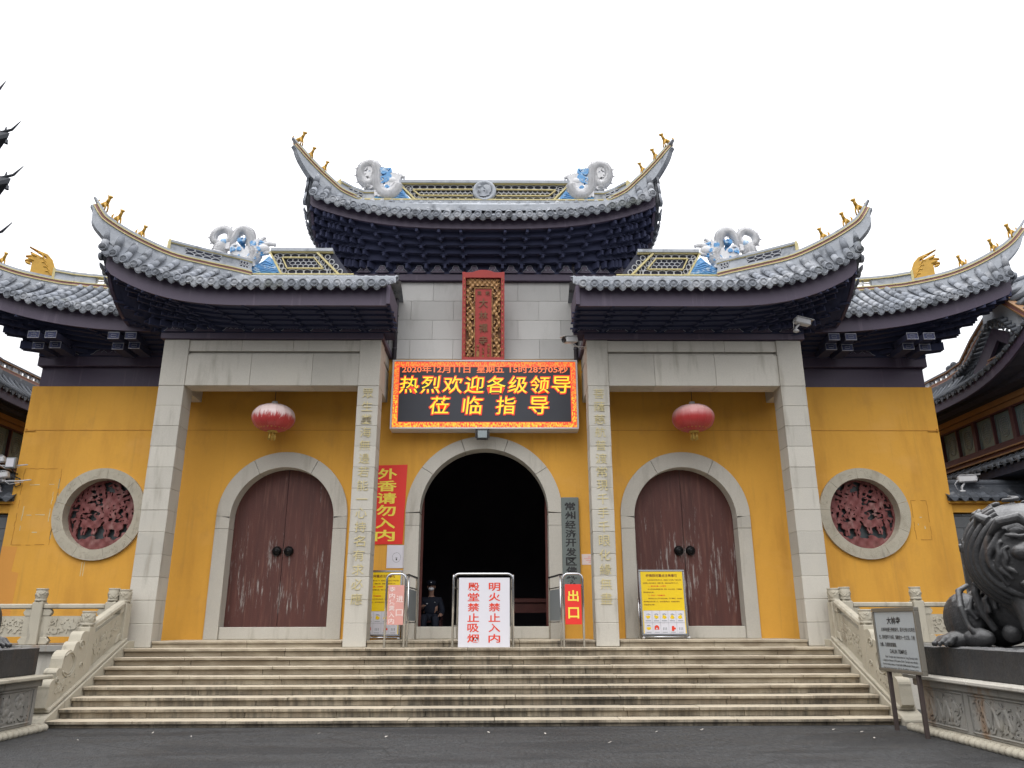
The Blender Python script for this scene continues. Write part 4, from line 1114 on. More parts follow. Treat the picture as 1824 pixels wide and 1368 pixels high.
wht.lathe([(.285, .02), (.285, -.10), (.25, -.13), (.20, -.105), (.19, -.09), (.001, -.09)], (0, Y, 11.53), 32, 'y')
relief(wht, .32, .32, lambda x, z, d: (x, Y-.09+d*2, 11.53+z), 14, 4, .018, .10)
wht.build('main_ridge', 'whitewash', rC); gold.build('gold_frame', 'gold_line', rC); lat.build('ridge_lattice', 'lattice', rC); back_.build('ridge_panel', 'hall_dark', rC)
for s in (-1, 1):
    pl = lambda x, y, d, s=s: Vector((-s*((620+x/7.296)-866.5)*.01375, 16.5+d, 11.24+(362-(270+y/7.296))*.01568))
    o, blue, wave = dragon(pl, 0, rC)
    blue.build('dragon_mane', 'dragon_blue', rC); wave.build('wave', 'dragon_blue', rC)
    gold, wht, lat, dk = MB(), MB(), MB(), MB()
    parapet([(2.62, 16.5, 11.31), (2.95, 16.5, 11.31), (3.2, 16.36, 11.33), (3.46, 16.12, 11.37)], ((.38, .78, 3),), .17, gold, wht, lat, dk)
    for mb, nm, mt in ((wht, 'ridge_parapet', 'whitewash'), (gold, 'gold_frame', 'gold_line'), (lat, 'ridge_lattice', 'lattice'), (dk, 'lattice_opening', 'hall_dark')): sgn(mb, (s,)).build(nm, mt, rC)
ap = MB(); xs_ = [-3.1+6.2*i/20 for i in range(21)]; vs = []
for x in xs_: vs += [(x, 16.40, 11.19), (x, 15.90, 10.86+(zeC(abs(x))-10.22)*.5), (x, 15.90, 10.70+(zeC(abs(x))-10.22)*.5)]
ap.add(vs, [(3*i+k, 3*i+k+1, 3*i+4+k, 3*i+3+k) for i in range(20) for k in (0, 1)]); ap.build('ridge_apron', 'whitewash', rC)
for s in (-1, 1):
    ap = MB(); xs_ = [1.9+3.45*i/12 for i in range(13)]; vs = []
    for x in xs_: vs += [(x, 15.72, 8.93), (x, 15.05, 8.60), (x, 15.05, 8.45)]
    ap.add(vs, [(3*i+k, 3*i+k+1, 3*i+4+k, 3*i+3+k) for i in range(12) for k in (0, 1)]); sgn(ap, (s,)).build('ridge_apron', 'whitewash', RS[s])
rC.location.x = -.06
# side ridges
for s in (-1, 1):
    gold, wht, lat, back_ = MB(), MB(), MB(), MB(); Y = 15.8
    wht.box(3.46, 4.86, Y-.1, Y+.1, 9.54, 9.61); wht.box(2.95, 5.25, Y-.11, Y+.11, 8.70, 8.94); gold.box(2.95, 5.25, Y-.12, Y+.12, 8.941, 8.97)
    gold.box(3.46, 4.86, Y-.075, Y+.075, 9.515, 9.538)
    back_.plate([(3.05, 8.975), (4.58, 8.975), (4.88, 9.51), (3.42, 9.51)], [], Y+.0, Y+.03)
    plank(gold, (4.88, 9.52), (4.58, 8.98), .042, Y-.08, Y+.08); plank(gold, (3.82, 9.52), (3.30, 8.98), .042, Y-.08, Y+.08)
    plank(gold, (4.60, 9.40), (4.47, 9.13), .028, Y-.06, Y+.0); plank(gold, (3.88, 9.40), (3.66, 9.13), .028, Y-.06, Y+.0)
    plank(gold, (4.60, 9.40), (3.88, 9.40), .024, Y-.06, Y+.0); plank(gold, (4.47, 9.13), (3.66, 9.13), .024, Y-.06, Y+.0)
    for k in range(6): ring(lat, (3.80+.175*k, Y-.02, 9.455), .095, .052); ring(lat, (3.48+.175*k, Y-.02, 9.05), .095, .06)
    for j in range(3):
        for k in range(6): ring(lat, (3.82-.06*(2-j)+.12*k, Y-.02, 9.19+.075*j), .066, .045, tube=.008)
    for t in range(4): ring(lat, (lerp(4.74, 4.54, t/3), Y-.02, lerp(9.42, 9.08, t/3)), .05, .062); ring(lat, (lerp(3.82, 3.48, t/3)-.02, Y-.02, lerp(9.38, 9.06, t/3)), .045, .062)
    for j in range(4): ring(lat, (3.28+.10*j, Y-.02, 9.06+.12*j), .055, .06)
    P = [(5.26, 15.71, 9.02), (5.52, 15.53, 9.02), (6.06, 15.16, 9.0), (6.68, 14.74, 9.0)]; dk = MB()
    parapet(P, ((.08, .28, 3), (.52, .86, 4)), .20, gold, wht, lat, dk)
    for mb, nm, mt in ((wht, 'main_ridge', 'whitewash'), (gold, 'gold_frame', 'gold_line'), (lat, 'ridge_lattice', 'lattice'), (back_, 'ridge_panel', 'hall_dark'), (dk, 'lattice_opening', 'hall_dark')):
        sgn(mb, (s,)).build(nm, mt, RS[s])
    def pl(x, y, d, s=s):
        X = ((370+x/7.296)-862)*.01324+.06; Z = 8.95+(492-(390+y/7.296))*.01428
        return Vector((X if s < 0 else -X, 15.8+d, Z))
    o, blue, wave = dragon(pl, 1, RS[s])
    blue.build('dragon_mane', 'dragon_blue', RS[s]); wave.build('wave', 'dragon_blue', RS[s])
    # wing ridge with lattice and the yellow flame
    gold, wht, lat, mar, dk = MB(), MB(), MB(), MB(), MB(); Y = 16.4
    P = [(7.3, Y, zrW(7.3)), (8.47, Y, zrW(8.47)), (9.2, Y, zrW(9.2)), (9.56, 16.365, 8.97)]
    sweep(wht, P, .16, .22, -.25); sweep(gold, P, .2, .022, -.03); sweep(mar, P, .17, .055, -.008); sweep(gold, P, .2, .022, .045)
    Q = [(x, y, z+.07) for x, y, z in P]+[(9.93, 16.16, 9.03)]
    sweep(wht, Q, .15, .05, .19); sweep(gold, Q, .17, .02, .17); sweep(gold, [(9.91, 16.17, 9.02), (9.95, 16.14, 9.02)], .17, .27, 0); sweep(wht, [(9.05, Y, 9.0), (9.56, 16.365, 9.03), (9.92, 16.16, 9.03)], .1, .18, 0)
    for t in range(10):
        cx = 7.4+.17*t
        for dz in (-.055, .055): ring(lat, (cx, Y-.02, zrW(cx)+.165+dz), .10, .06)
    fl = [(150, 830), (150, 770), (120, 770), (145, 750), (120, 748), (150, 735), (135, 722), (185, 740), (205, 745), (200, 735), (185, 728), (155, 712), (128, 698), (170, 712), (205, 722), (228, 745), (242, 780), (243, 835)]
    pts = [((fx-185)*.0050, (835-fy)*.0050) for fx, fy in fl]
    fm = MB(); ang = -.5 if s > 0 else .5; k_ = -1 if s > 0 else 1
    fm.plate([(k_*x_, z_) for x_, z_ in pts], [], -.06, .06)
    for t in range(5): fm.tube([(k_*(.24-.05*t-.13*u), -.062, .05+.10*t+.08*u+.06*math.sin(3*u)) for u in [i/6 for i in range(7)]], .018, 5)
    for t in range(3): fm.tube([(k_*(-.30+.04*t+.12*u), -.06, .28+.11*t-.04*u) for u in [i/4 for i in range(5)]], [.012, .03, .035, .03, .015], 6)
    f2 = MB(); f2.merge(fm, Matrix.Translation((s*10.17, 16.03, 9.03)) @ Matrix.Rotation(ang, 4, 'Z')); f2.build('flame_finial', 'gold_figure', RW[s], bevel=.02)
    for mb, nm, mt in ((wht, 'main_ridge', 'whitewash'), (gold, 'gold_frame', 'gold_line'), (lat, 'ridge_lattice', 'lattice'), (mar, 'maroon_band', 'maroon')):
        sgn(mb, (s,)).build(nm, mt, RW[s])

# ------------------------------------------------------------------ lanterns
def lantern(mt):
    t = thing('lantern', 'x', 'lantern', local=True)
    mb = MB(); n = 48; prof = []
    for i in range(17):
        a = -PI/2+PI*i/16; prof.append((max(.06, .425*math.cos(a)**.75 if abs(math.cos(a)) > 1e-6 else .06), .275*math.sin(a)))
    vs = []; 
    for r, h in prof:
        for k in range(n):
            rr = r*(1+.014*math.cos(2*PI*k/n*16)); vs.append((rr*math.cos(2*PI*k/n), rr*math.sin(2*PI*k/n), h))
    fs = [(i*n+k, i*n+(k+1) % n, (i+1)*n+(k+1) % n, (i+1)*n+k) for i in range(16) for k in range(n)]
    mb.add(vs, fs, True); b = mb.build('lantern_body', mt, t)
    rb = MB()
    for k in range(0, 48, 3):
        a = 2*PI*k/n; rb.tube([((r*1.016+.001)*math.cos(a), (r*1.016+.001)*math.sin(a), h) for r, h in prof], .0025, 4)
    rb.build('lantern_rib', mt, b)
    MB().lathe([(.045, .26), (.062, .268), (.062, .33), (.05, .345), (.02, .35)], (0, 0, 0), 18).build('lantern_cap', 'cream_metal', t)
    fr = MB().lathe([(.10, -.262), (.105, -.285), (.085, -.30), (.03, -.305)], (0, 0, 0), 18)
    for k in range(22):   # cloud scrolls printed round the lower rim
        a = 2*PI*k/22; fr.tube([(.27*math.cos(a+u*.12)-.0+.0, .27*math.sin(a+u*.12), -.222-.018*math.sin(u*PI)) for u in (0, .3, .6, .9, 1.2)], .006, 5)
    fr.build('gold_rim', 'brass', t)
    rg = random.Random(4)
    for k in range(6):
        a = 2*PI*k/6; x, y = .062*math.cos(a), .062*math.sin(a); ts = MB()
        for q in range(7):
            dx, dy = rg.uniform(-.012, .012), rg.uniform(-.012, .012); ts.tube([(x+dx*.3, y+dy*.3, -.30), (x+dx, y+dy, -.38), (x+dx*1.3, y+dy*1.3, -.455)], .005, 5)
        ts.build('tassel', 'brass', t)
    MB().tube([(0, 0, .34), (0, 0, 1.43)], .006, 6).build('hanging_wire', 'black_plastic', t)
    return t
for x, mt, lb in ((-4.44, 'lantern_torn', 'oval red lantern with a ragged white faded top'), (4.435, 'lantern_sheen', 'oval red lantern with smooth pinkish sheen hanging above the yellow notice stand in full view')):
    l = lantern(mt); l.location = (x, 15.7, 5.63); l.scale = (1.03, 1.03, 1.04); l['label'] = lb; l['group'] = 'red lanterns under the lintels'

# ------------------------------------------------------------------ LED board
led = thing('led_board', 'large lit message board with red and yellow characters above the middle arch', 'message board', (0.0, 16.1, 5.46))
x0, x1, z0, z1, y = -2.03, 2.035, 5.465, 7.03, 16.0
mb = MB()
for a in ((x0, x1, z0, z0+.035), (x0, x1, z1-.035, z1), (x0, x0+.035, z0+.035, z1-.035), (x1-.035, x1, z0+.035, z1-.035)): mb.box(a[0], a[1], y-.02, y+.36, a[2], a[3])
mb.box(x0+.035, x1-.035, y+.03, y+.35, z0+.035, z1-.035)
mb.build('board_frame', 'cream_metal', led, bevel=.004)
MB().box(x0+.036, x1-.036, y+.004, y+.028, z0+.036, z1-.036).build('display', 'led_off', led)
mb = MB(); b = .105; i0, i1, k0, k1 = x0+.04, x1-.04, z0+.04, z1-.04
mb.box(i0, i1, y-.001, y+.003, k0, k0+b); mb.box(i0, i1, y-.001, y+.003, k1-b, k1); mb.box(i0, i0+b, y-.001, y+.003, k0+b, k1-b); mb.box(i1-b, i1, y-.001, y+.003, k0+b, k1-b)
mb.build('lit_border', 'led_border', led)
mb = MB()
for (a0, a1, c0, c1) in ((i0+b, i1-b, k0+b, k0+b+.016), (i0+b, i1-b, k1-b-.016, k1-b), (i0+b, i0+b+.016, k0+b+.016, k1-b-.016), (i1-b-.016, i1-b, k0+b+.016, k1-b-.016)): mb.box(a0, a1, y-.002, y+.003, c0, c1)
mb.build('red_border_line', 'led_red', led)
lx = lambda px: x0+(px-699)*(x1-x0)/330
zt = lambda py: z1-(py-643)*(z1-z0)/(764.5-643)
l1 = MB(); zz = zt(659.5)
for sx, a, c in (('2020年12月11日', 716, 838), ('星期五', 849, 898), ('15时28分05秒', 908, 1012)): text(l1, sx, (lx(a)+lx(c))/2, zz, lx(c)-lx(a), .18, y-.004, .018, fit=True)
l1.build('date_line', 'led_orange', led)
ya = MB(); ra = MB()
for i, ch in enumerate('热烈欢迎各级领导'):
    px = 730+38.6*i; text(ra, ch, lx(px), zt(687), .47, .44, y-.003, .024, shear=.1); text(ya, ch, lx(px), zt(687), .41, .38, y-.006, .004, shear=.1)
for i, ch in enumerate('莅临指导'):
    px = 784.5+58.3*i; text(ra, ch, lx(px), zt(723.5), .47, .45, y-.003, .024, shear=.1); text(ya, ch, lx(px), zt(723.5), .41, .39, y-.006, .004, shear=.1)
ra.build('character_glow', 'led_red', led); ya.build('lit_characters', 'led_yellow', led)
fl = thing('floodlight', 'small black floodlight fixed under the lit message board over the middle arch', 'floodlight', (-.04, 16.0, 5.3))
MB().box(-.165, .085, 15.95, 16.05, 5.235, 5.445).build('floodlight_housing', 'black_plastic', fl, bevel=.012)
MB().box(-.138, .058, 15.935, 15.954, 5.262, 5.418).build('floodlight_glass', 'lens', fl, bevel=.004)
mb = MB().box(-.19, -.17, 15.97, 16.03, 5.27, 5.46).box(.09, .11, 15.97, 16.03, 5.27, 5.46).box(-.169, .089, 15.98, 16.03, 5.448, 5.46); mb.build('floodlight_bracket', 'black_plastic', fl)

# ------------------------------------------------------------------ temple name plaque (leaning forward)
pq = thing('name_plaque', 'tall carved red and gold name plaque leaning out above the lit board', 'plaque', (-.045, 16.22, 7.09), (math.radians(9.8), 0, 0), local=True); pq.scale = (1.03, 1, 1.055)
Wp, Hp = .46, 1.93
top = [(-Wp, Hp-.02), (-.36, Hp-.035), (-.24, Hp-.03), (-.16, Hp), (-.08, Hp+.018), (0, Hp+.022), (.08, Hp+.018), (.16, Hp), (.24, Hp-.03), (.36, Hp-.035), (Wp, Hp-.02)]
mb = MB(); mb.plate([(-Wp, 0), (Wp, 0)]+top[::-1], [[(-Wp+.075, .06), (Wp-.075, .06), (Wp-.075, Hp-.15), (-Wp+.075, Hp-.15)]], -.13, .0)
mb.plate([(-Wp+.02, .02), (Wp-.02, .02), (Wp-.02, Hp-.08), (-Wp+.02, Hp-.08)], [], -.03, .0)
mb.build('plaque_frame', 'plaque_red', pq, bevel=.012)
mb = MB(); rg = random.Random(8)
xs = np.arange(-.385, .39, .009); zs = np.arange(.06, 1.78, .009); X, Z = np.meshgrid(xs, zs)
caps = []
for s in (-1, 1):
    for i in range(34):
        t = i/33; z = .12+1.55*t; x = s*(.285+.05*math.sin(t*17)); z2 = .12+1.55*(i+1)/33; x2 = s*(.285+.05*math.sin((i+1)/33*17))
        caps.append((x, z, x2, z2, .030, .030))
        for k in (-1, 1): 
            if rg.random() < .75: caps.append((x, z, x+k*rg.uniform(.03, .09), z+rg.uniform(-.06, .06), .018, .010))
for i in range(150): z_ = rg.uniform(.08, 1.58); x_ = rg.choice((-1, 1))*rg.uniform(.20, .375); caps.append((x_, z_, x_+rg.uniform(-.04, .04), z_+rg.uniform(-.05, .05), .017, .009))
for i in range(60): caps.append((rg.uniform(-.37, .37), rg.uniform(1.6, 1.77), rg.uniform(-.37, .37), rg.uniform(1.6, 1.77), .014, .008))
F = capsules(X, Z, caps); F = np.where((np.abs(X) < .192) & (Z < 1.56), -1, F)
ms_plate(mb, F, xs, zs, lambda x, z, d: (x, -.045+d-.012*math.sin(x*60)*math.sin(z*50), z), -.04, .02, back=False)
plank(mb, (-.19, .07), (-.19, 1.57), .02, -.075, -.03); plank(mb, (.19, .07), (.19, 1.57), .02, -.075, -.03); plank(mb, (-.2, 1.57), (.2, 1.57), .025, -.075, -.03)
mb.box(-.38, .38, -.09, -.03, .03, .065)
for s in (-1, 1):
    for k in range(15): mb.ball((s*.415, -.135, .10+.118*k), (.010, .008, .035), n=8, m=5)
mb.build('gilded_carving', 'plaque_gold', pq)
MB().box(-.18, .18, -.06, -.03, .07, 1.555).build('plaque_panel', 'plaque_red', pq)
MB().box(-.382, .382, -.034, -.031, .062, 1.778).build('carving_ground', 'plaque_ground', pq)
mb = MB(); column_text(mb, '大林禪寺', 0, 1.24, .272, .19, .20, -.064, .012, .010)
text(mb, '敕', .09, 1.46, .09, .09, -.064, .01, .006); text(mb, '建', -.09, 1.46, .09, .09, -.064, .01, .006)
mb.build('plaque_characters', 'plaque_ink', pq)
mb = MB(); column_text(mb, '佛弟子敬', .115, .33, .075, .06, .06, -.064, .01, .006); column_text(mb, '沐手書', 0, .24, .075, .05, .055, -.064, .01, .006); column_text(mb, '歲次', -.115, .31, .08, .055, .06, -.064, .01, .006)
mb.box(-.155, -.085, -.066, -.06, .08, .2)
mb.build('plaque_signature', 'plaque_gold', pq)

# ------------------------------------------------------------------ wall notices
bn = thing('wall_banner', 'red banner with big yellow characters half hidden behind a stone column', 'banner', (-2.0, YW, 3.07))
MB().plate([(-2.50, 3.06), (-1.706, 3.076), (-1.664, 4.761), (-2.52, 4.74)], [], YW-.016, YW-.003).build('banner_sheet', 'sign_red', bn)
mb = MB(); column_text(mb, '外香请勿入内', -2.085, 4.56, .262, .42, .235, YW-.018, .022); mb.build('banner_characters', 'ink_yellow', bn)
pp = thing('wall_poster', 'white sheet with a faint ring mark pasted below the red banner', 'poster', (-1.83, YW, 2.58))
MB().box(-2.023, -1.639, YW-.008, YW-.002, 2.582, 3.055).build('poster_sheet', 'board_white', pp)
mb = MB().tube([(-1.82+.085*math.cos(a), YW-.009, 2.80+.10*math.sin(a)) for a in [2*PI*k/24 for k in range(24)]], .002, 4, closed=True); mb.ball((-1.82, YW-.01, 2.76), (.014, .004, .02), n=8, m=6); mb.box(-1.84, -1.80, YW-.010, YW-.007, 2.785, 2.795)
mb.build('poster_mark', 'ink_black', pp)
pl_ = thing('vertical_plate', 'tall grey hanging plate with black characters between the middle arch and a column', 'plate', (1.82, YW, 1.6))
MB().box(1.64, 2.013, YW-.075, YW-.02, 1.62, 4.045).build('plate_board', 'plate_grey', pl_, bevel=.012)
mb = MB(); column_text(mb, '常州经济开发区佛教协会', 1.825, 3.85, .19, .225, .17, YW-.078, .026); mb.build('plate_characters', 'ink_black', pl_)
pa = thing('small_paper_notice', 'small pale pink paper notice on the ochre wall beside the grey plate', 'notice', (2.16, YW, 2.64))
MB().box(2.051, 2.267, YW-.006, YW-.002, 2.645, 2.863).build('paper_sheet', 'paper_pink', pa)
mb = MB()
for i, (a, c) in enumerate(((2.18, 2.24), (2.10, 2.24), (2.14, 2.24), (2.19, 2.24))): mb.box(a, c, YW-.008, YW-.006, 2.80-.035*i, 2.806-.035*i)
mb.build('paper_lines', 'ink_red', pa)

# ------------------------------------------------------------------ yellow notice stands
def notice_stand():
    t = thing('notice_stand', 'x', 'notice stand', local=True)
    w, z0, z1 = .45, .06, 1.29
    mb = MB()
    for a in ((-w, w, z1-.035, z1), (-w, w, z0, z0+.035), (-w, -w+.035, z0+.035, z1-.035), (w-.035, w, z0+.035, z1-.035)): mb.box(a[0], a[1], -.02, .02, a[2], a[3])
    mb.build('stand_frame', 'steel', t, bevel=.006)
    MB().box(-w+.036, w-.036, -.004, .012, z0+.036, z1-.036).build('backing_board', 'board_white', t)
    zm = z0+.46
    MB().box(-w+.04, w-.04, -.008, -.0045, zm, z1-.04).box(-w+.04, -w+.055, -.008, -.0045, z0+.04, zm).box(w-.055, w-.04, -.008, -.0045, z0+.04, zm).build('yellow_sheet', 'poster_yellow', t)
    br = MB(); rd = MB(); y = -.010
    text(br, '疫情期间重点注意事项', 0, z1-.115, .62, .058, y, .02)
    L = [('为切实做好疫情防控工作，请您进入时注意以下事项并配', .09, 0), ('合管理人员检查登记，佩戴口罩，测量体温后有序入内。', 0, 0), ('一、请佩戴口罩，保持距离', .09, 1),
         ('进入场所请全程佩戴口罩，保持一米以上距离，不要聚集', .09, 0), ('请勿随地吐痰。', 0, 0), ('二、不扎堆，不聚集活动', .09, 1),
         ('请您按照工作人员引导有序参观，不扎堆拥挤，如有发热', .09, 0), ('咳嗽等症状请不要入内，及时到医院就诊，谢谢您的配合', 0, 0), ('祝您身体健康！', 0, 0)]
    for i, (sx, ind, red) in enumerate(L):
        ln = .030*len(sx)*(.93 if len(sx) > 20 else 1); x0 = -w+.075+ind; ln = min(ln, w-.07-x0)
        text(rd if red else br, sx, x0+ln/2, z1-.20-.058*i, ln, .027, y, .01 if not red else .03)
    br.build('notice_text', 'ink_brown', t); rd.build('notice_heading', 'ink_red', t)
    ic = MB(); ir = MB(); gl = MB()
    for i in range(5):
        for j in range(2):
            cx, cz = -.31+.155*i, zm-.12-.21*j; kind = (i+2*j) % 5
            m_ = ir if (j == 1 and i in (1, 3)) else ic
            if j == 1 and i == 3: m_.plate([(cx-.025, cz-.045), (cx+.02, cz-.045), (cx+.025, cz+.045), (cx-.02, cz+.045)], [], y+.001, y+.004); m_.plate(arc(cx+.035, cz, .02, 0, 2*PI, 10)[:-1], [], y+.001, y+.004)
            elif j == 1 and i == 1: m_.plate(arc(cx, cz+.015, .045, 0, PI, 12)+[(cx-.045, cz-.02), (cx+.045, cz-.02)], [arc(cx, cz-.0, .018, 0, 2*PI, 10)[:-1]], y+.001, y+.004)
            elif j == 1 and i in (2, 4): 
                for k in (-1, 0, 1): gl.box(cx+.03*k-.005, cx+.03*k+.005, y+.001, y+.004, cz-.03, cz+.02)
            else:
                m_.plate([(cx+(.04+.010*math.sin(a*3+i))*math.cos(a), cz+(.032+.006*math.cos(a*2+i))*math.sin(a)) for a in [2*PI*k/16 for k in range(16)]], [], y+.001, y+.004)
                gl.tube([(cx-.03, y, cz+.05), (cx+.01, y, cz+.06), (cx+.04, y, cz+.045)], .004, 4)
            gl.box(cx-.05, cx+.05, y+.001, y+.004, cz-.072, cz-.064)
    for i in range(1, 5): gl.box(-.388+.155*i-.001, -.388+.155*i+.001, y+.001, y+.004, z0+.05, zm-.01)
    gl.box(-.39, .39, y+.001, y+.004, zm-.225, zm-.222)
    ic.build('yellow_pictogram', 'poster_yellow', t); ir.build('red_pictogram', 'ink_red', t); gl.build('grid_line', 'panel_grey', t)
    for s in (-1, 1):
        MB().tube([(s*(w+.015), .10, .015), (s*(w+.015), .08, .75)], .016, 8).build('support_leg', 'steel', t)
        MB().tube([(s*(w-.02), -.12, .02), (s*(w-.02), .12, .02)], .02, 8).build('foot', 'cream_metal', t)
    MB().tube([(-w, -.03, .035), (w, -.03, .035)], .014, 8).build('base_bar', 'steel', t)
    return t
ns = notice_stand(); ns.scale = (1.035, 1.035, 1.04); ns.location = (3.62, 15.92, 1.18); ns.rotation_euler = (math.radians(-3), 0, 0)
ns['label'] = 'yellow notice stand in full view before the closed arched door'; ns['group'] = 'yellow notice stands'
ns2 = copy_tree(ns); ns2.location = (-2.10, 15.98, 1.18); ns2['label'] = 'yellow notice stand half hidden behind a stone column and a steel barrier'

# ------------------------------------------------------------------ steel barriers and their signs
def hoop(x0, x1, y, z0, z1, r=.10, tr=.021):
    p = [(x0, y, z0), (x0, y, z1-r)]+[(x0+r-r*math.cos(a), y, z1-r+r*math.sin(a)) for a in (.4, .8, 1.2, PI/2)]
    p += [(x1-r+r*math.sin(a), y, z1-r+r*math.cos(a)) for a in (0, .4, .8, 1.2, PI/2)]+[(x1, y, z0)]
    return MB().tube(p, tr, 10)
ZL, ZP = 1.06, 1.18
def side_barrier(s):
    t = thing('steel_barrier', 'x', 'barrier', (s*1.65, 14.86, ZL))
    xo, xi = (1.775, 1.42) if s < 0 else (1.90, 1.53)
    hoop(*sorted((s*xo, s*xi)), 14.86, ZL, 2.375).build('front_hoop', 'steel', t)
    xb, yb = s*1.335, 15.98
    mb = MB().tube([(s*(xi+0.00), 14.86, 2.30), (s*(xi+0.02), 14.88, 2.355), (s*(xi-0.04), 14.95, 2.36), (xb, yb-.06, 2.36), (xb-.0, yb, 2.30), (xb, yb, ZP)], .021, 10)
    mb.tube([(s*(xi-0.04), 14.98, 2.36), (s*(xi-0.04), 14.98, ZL+.01)], .018, 8); mb.tube([(s*(xi-0.01), 14.88, 2.14), (xb, yb, 2.14)], .014, 8); mb.tube([(s*(xi-0.01), 14.88, 1.50), (xb, yb, 1.50)], .014, 8)
    mb.tube([(s*xo, 14.86, 2.14), (s*(xi+0.00), 14.86, 2.14)], .012, 8)
    mb.build('side_rail', 'steel', t)
    mb = MB(); a, b = Vector((s*(xi-.03), 14.99, 0)), Vector((xb+s*.006, yb-.03, 0)); d = (b-a).normalized(); n = Vector((-d.y, d.x, 0))*.006
    vs = [q+n*k+Vector((0, 0, z)) for z in (1.53, 2.11) for q, k in ((a, -1), (b, -1), (b, 1), (a, 1))]
    mb.add(vs, [(0, 3, 2, 1), (4, 5, 6, 7), (0, 1, 5, 4), (1, 2, 6, 5), (2, 3, 7, 6), (3, 0, 4, 7)]); mb.build('grey_infill', 'panel_grey', t)
    return t
b1 = side_barrier(-1); b2 = side_barrier(1)
b1['label'] = 'steel hoop barrier carrying the faded pink sign'; b2['label'] = 'steel hoop barrier carrying the bright red exit sign'
b3 = thing('steel_barrier', 'steel hoop barrier in the middle of the arch behind the white sign', 'barrier', (.03, 14.86, ZL))
hoop(-.525, .592, 14.86, ZL, 2.375).build('front_hoop', 'steel', b3)
for x in (-.525, .592):
    mb = MB().tube([(x, 14.86, 2.30), (x, 14.9, 2.355), (x*.97, 15.94, 2.36), (x*.97, 16.0, 2.30), (x*.97, 16.0, ZP)], .020, 10).tube([(x, 14.86, 2.14), (x*.97, 16.0, 2.14)], .013, 8).tube([(x, 14.86, 1.45), (x*.97, 16.0, 1.45)], .013, 8)
    mb.tube([(x, 14.9, 2.34), (x, 15.06, 2.16)], .009, 6); mb.tube([(x, 15.08, 2.34), (x, 15.2, 2.16)], .009, 6)
    mb.build('side_rail', 'steel', b3)
for b in (b1, b2, b3): b['group'] = 'steel barriers before the middle arch'
def sign(name, label, cat, x0, x1, z0, z1, y, mt, cols, tm, off):
    t = thing(name, label, cat, ((x0+x1)/2, y, z0))
    MB().box(x0, x1, y-.006, y+.006, z0, z1).build('sign_sheet', mt, t, bevel=.002)
    mb = MB()
    for chars, x, zt_, pitch, w, h in cols: column_text(mb, chars, x, zt_, pitch, w, h, y-.009, off)
    mb.build('sign_characters', tm, t); return t
sign('no_smoking_sign', 'tall white board with two columns of red characters on the middle barrier', 'sign', -.42, .53, 1.065, 2.30, 14.82, 'board_white',
     [('明火禁止入内', .245, 2.135, .183, .215, .150), ('殿堂禁止吸烟', -.145, 2.135, .183, .215, .150)], 'ink_red', .016)
sign('entrance_sign', 'faded pink sheet with whitish characters on the barrier beside the yellow stand', 'sign', -1.74, -1.44, 1.46, 2.17, 14.82, 'sign_pink',
     [('进口', -1.515, 1.92, .245, .13, .12), ('寺内凭票入内', -1.658, 2.09, .113, .105, .094)], 'ink_white', .012)
sign('exit_sign', 'bright red sheet with two big yellow characters on a steel barrier', 'sign', 1.56, 1.865, 1.46, 2.18, 14.82, 'sign_red',
     [('出口', 1.715, 1.97, .305, .20, .20)], 'ink_yellow', .022)

# ------------------------------------------------------------------ cameras
def cctv(kind):
    t = thing('security_camera', 'x', 'security camera', local=True)
    MB().box(-.075, .075, -.17, .17, -.065, .065).build('camera_body', 'cream_metal', t, bevel=.02)
    MB().box(-.085, .085, -.23, .15, .066, .078).build('sun_hood', 'cream_metal', t, bevel=.003)
    MB().lathe([(.055, -.165), (.055, -.20), (.045, -.20), (.04, -.185), (.001, -.185)], (0, 0, 0), 16, 'y').build('camera_lens', 'black_plastic', t)
    if kind == 0: a = MB().tube([(0, .02, -.06), (0, .05, -.13), (0, .35, -.16), (0, .60, -.16)], .014, 8).tube([(.02, .02, -.06), (.05, .2, -.22), (.0, .45, -.19)], .006, 6)
    else: a = MB().tube([(0, .05, -.06), (0, .12, -.16), (0, .12, -.24)], .022, 8).lathe([(.06, 0), (.06, -.03), (.03, -.05)], (0, .12, -.22), 14).tube([(-.03, .16, .0), (-.10, .25, -.1), (-.06, .2, -.24)], .007, 6)
    a.build('mounting_arm', 'cream_metal', t)
    return t
c1 = cctv(0); c1.location = (1.80, 14.98, 7.13); c1.rotation_euler = (math.radians(14), 0, math.radians(-52)); c1['label'] = 'white security camera on a long arm reaching towards the red name plaque'
c2 = cctv(1); c2.location = (6.60, 14.72, 7.44); c2.rotation_euler = (math.radians(10), 0, math.radians(100)); c2['label'] = 'white security camera under the roof corner above an outer stone column'
c3 = cctv(0); c3.location = (-10.36, 16.12, 4.82); c3.rotation_euler = (math.radians(8), 0, math.radians(-75)); c3['label'] = 'upper of two white security cameras at the ochre wall end, beside the small floodlight'
c4 = cctv(0); c4.location = (-10.26, 16.2, 4.50); c4.rotation_euler = (math.radians(8), 0, math.radians(-80)); c4['label'] = 'lower of two white security cameras at the ochre wall end'
for c in (c1, c2, c3, c4): c['group'] = 'white security cameras'
f2 = thing('floodlight', 'small square floodlight on the ochre wall end beside two security cameras', 'floodlight', (-10.05, 16.2, 4.7))
MB().box(-10.14, -9.93, 16.10, 16.18, 4.64, 4.87).build('floodlight_housing', 'panel_grey', f2, bevel=.01)
MB().box(-10.115, -9.955, 16.09, 16.104, 4.665, 4.845).build('floodlight_glass', 'board_white', f2)
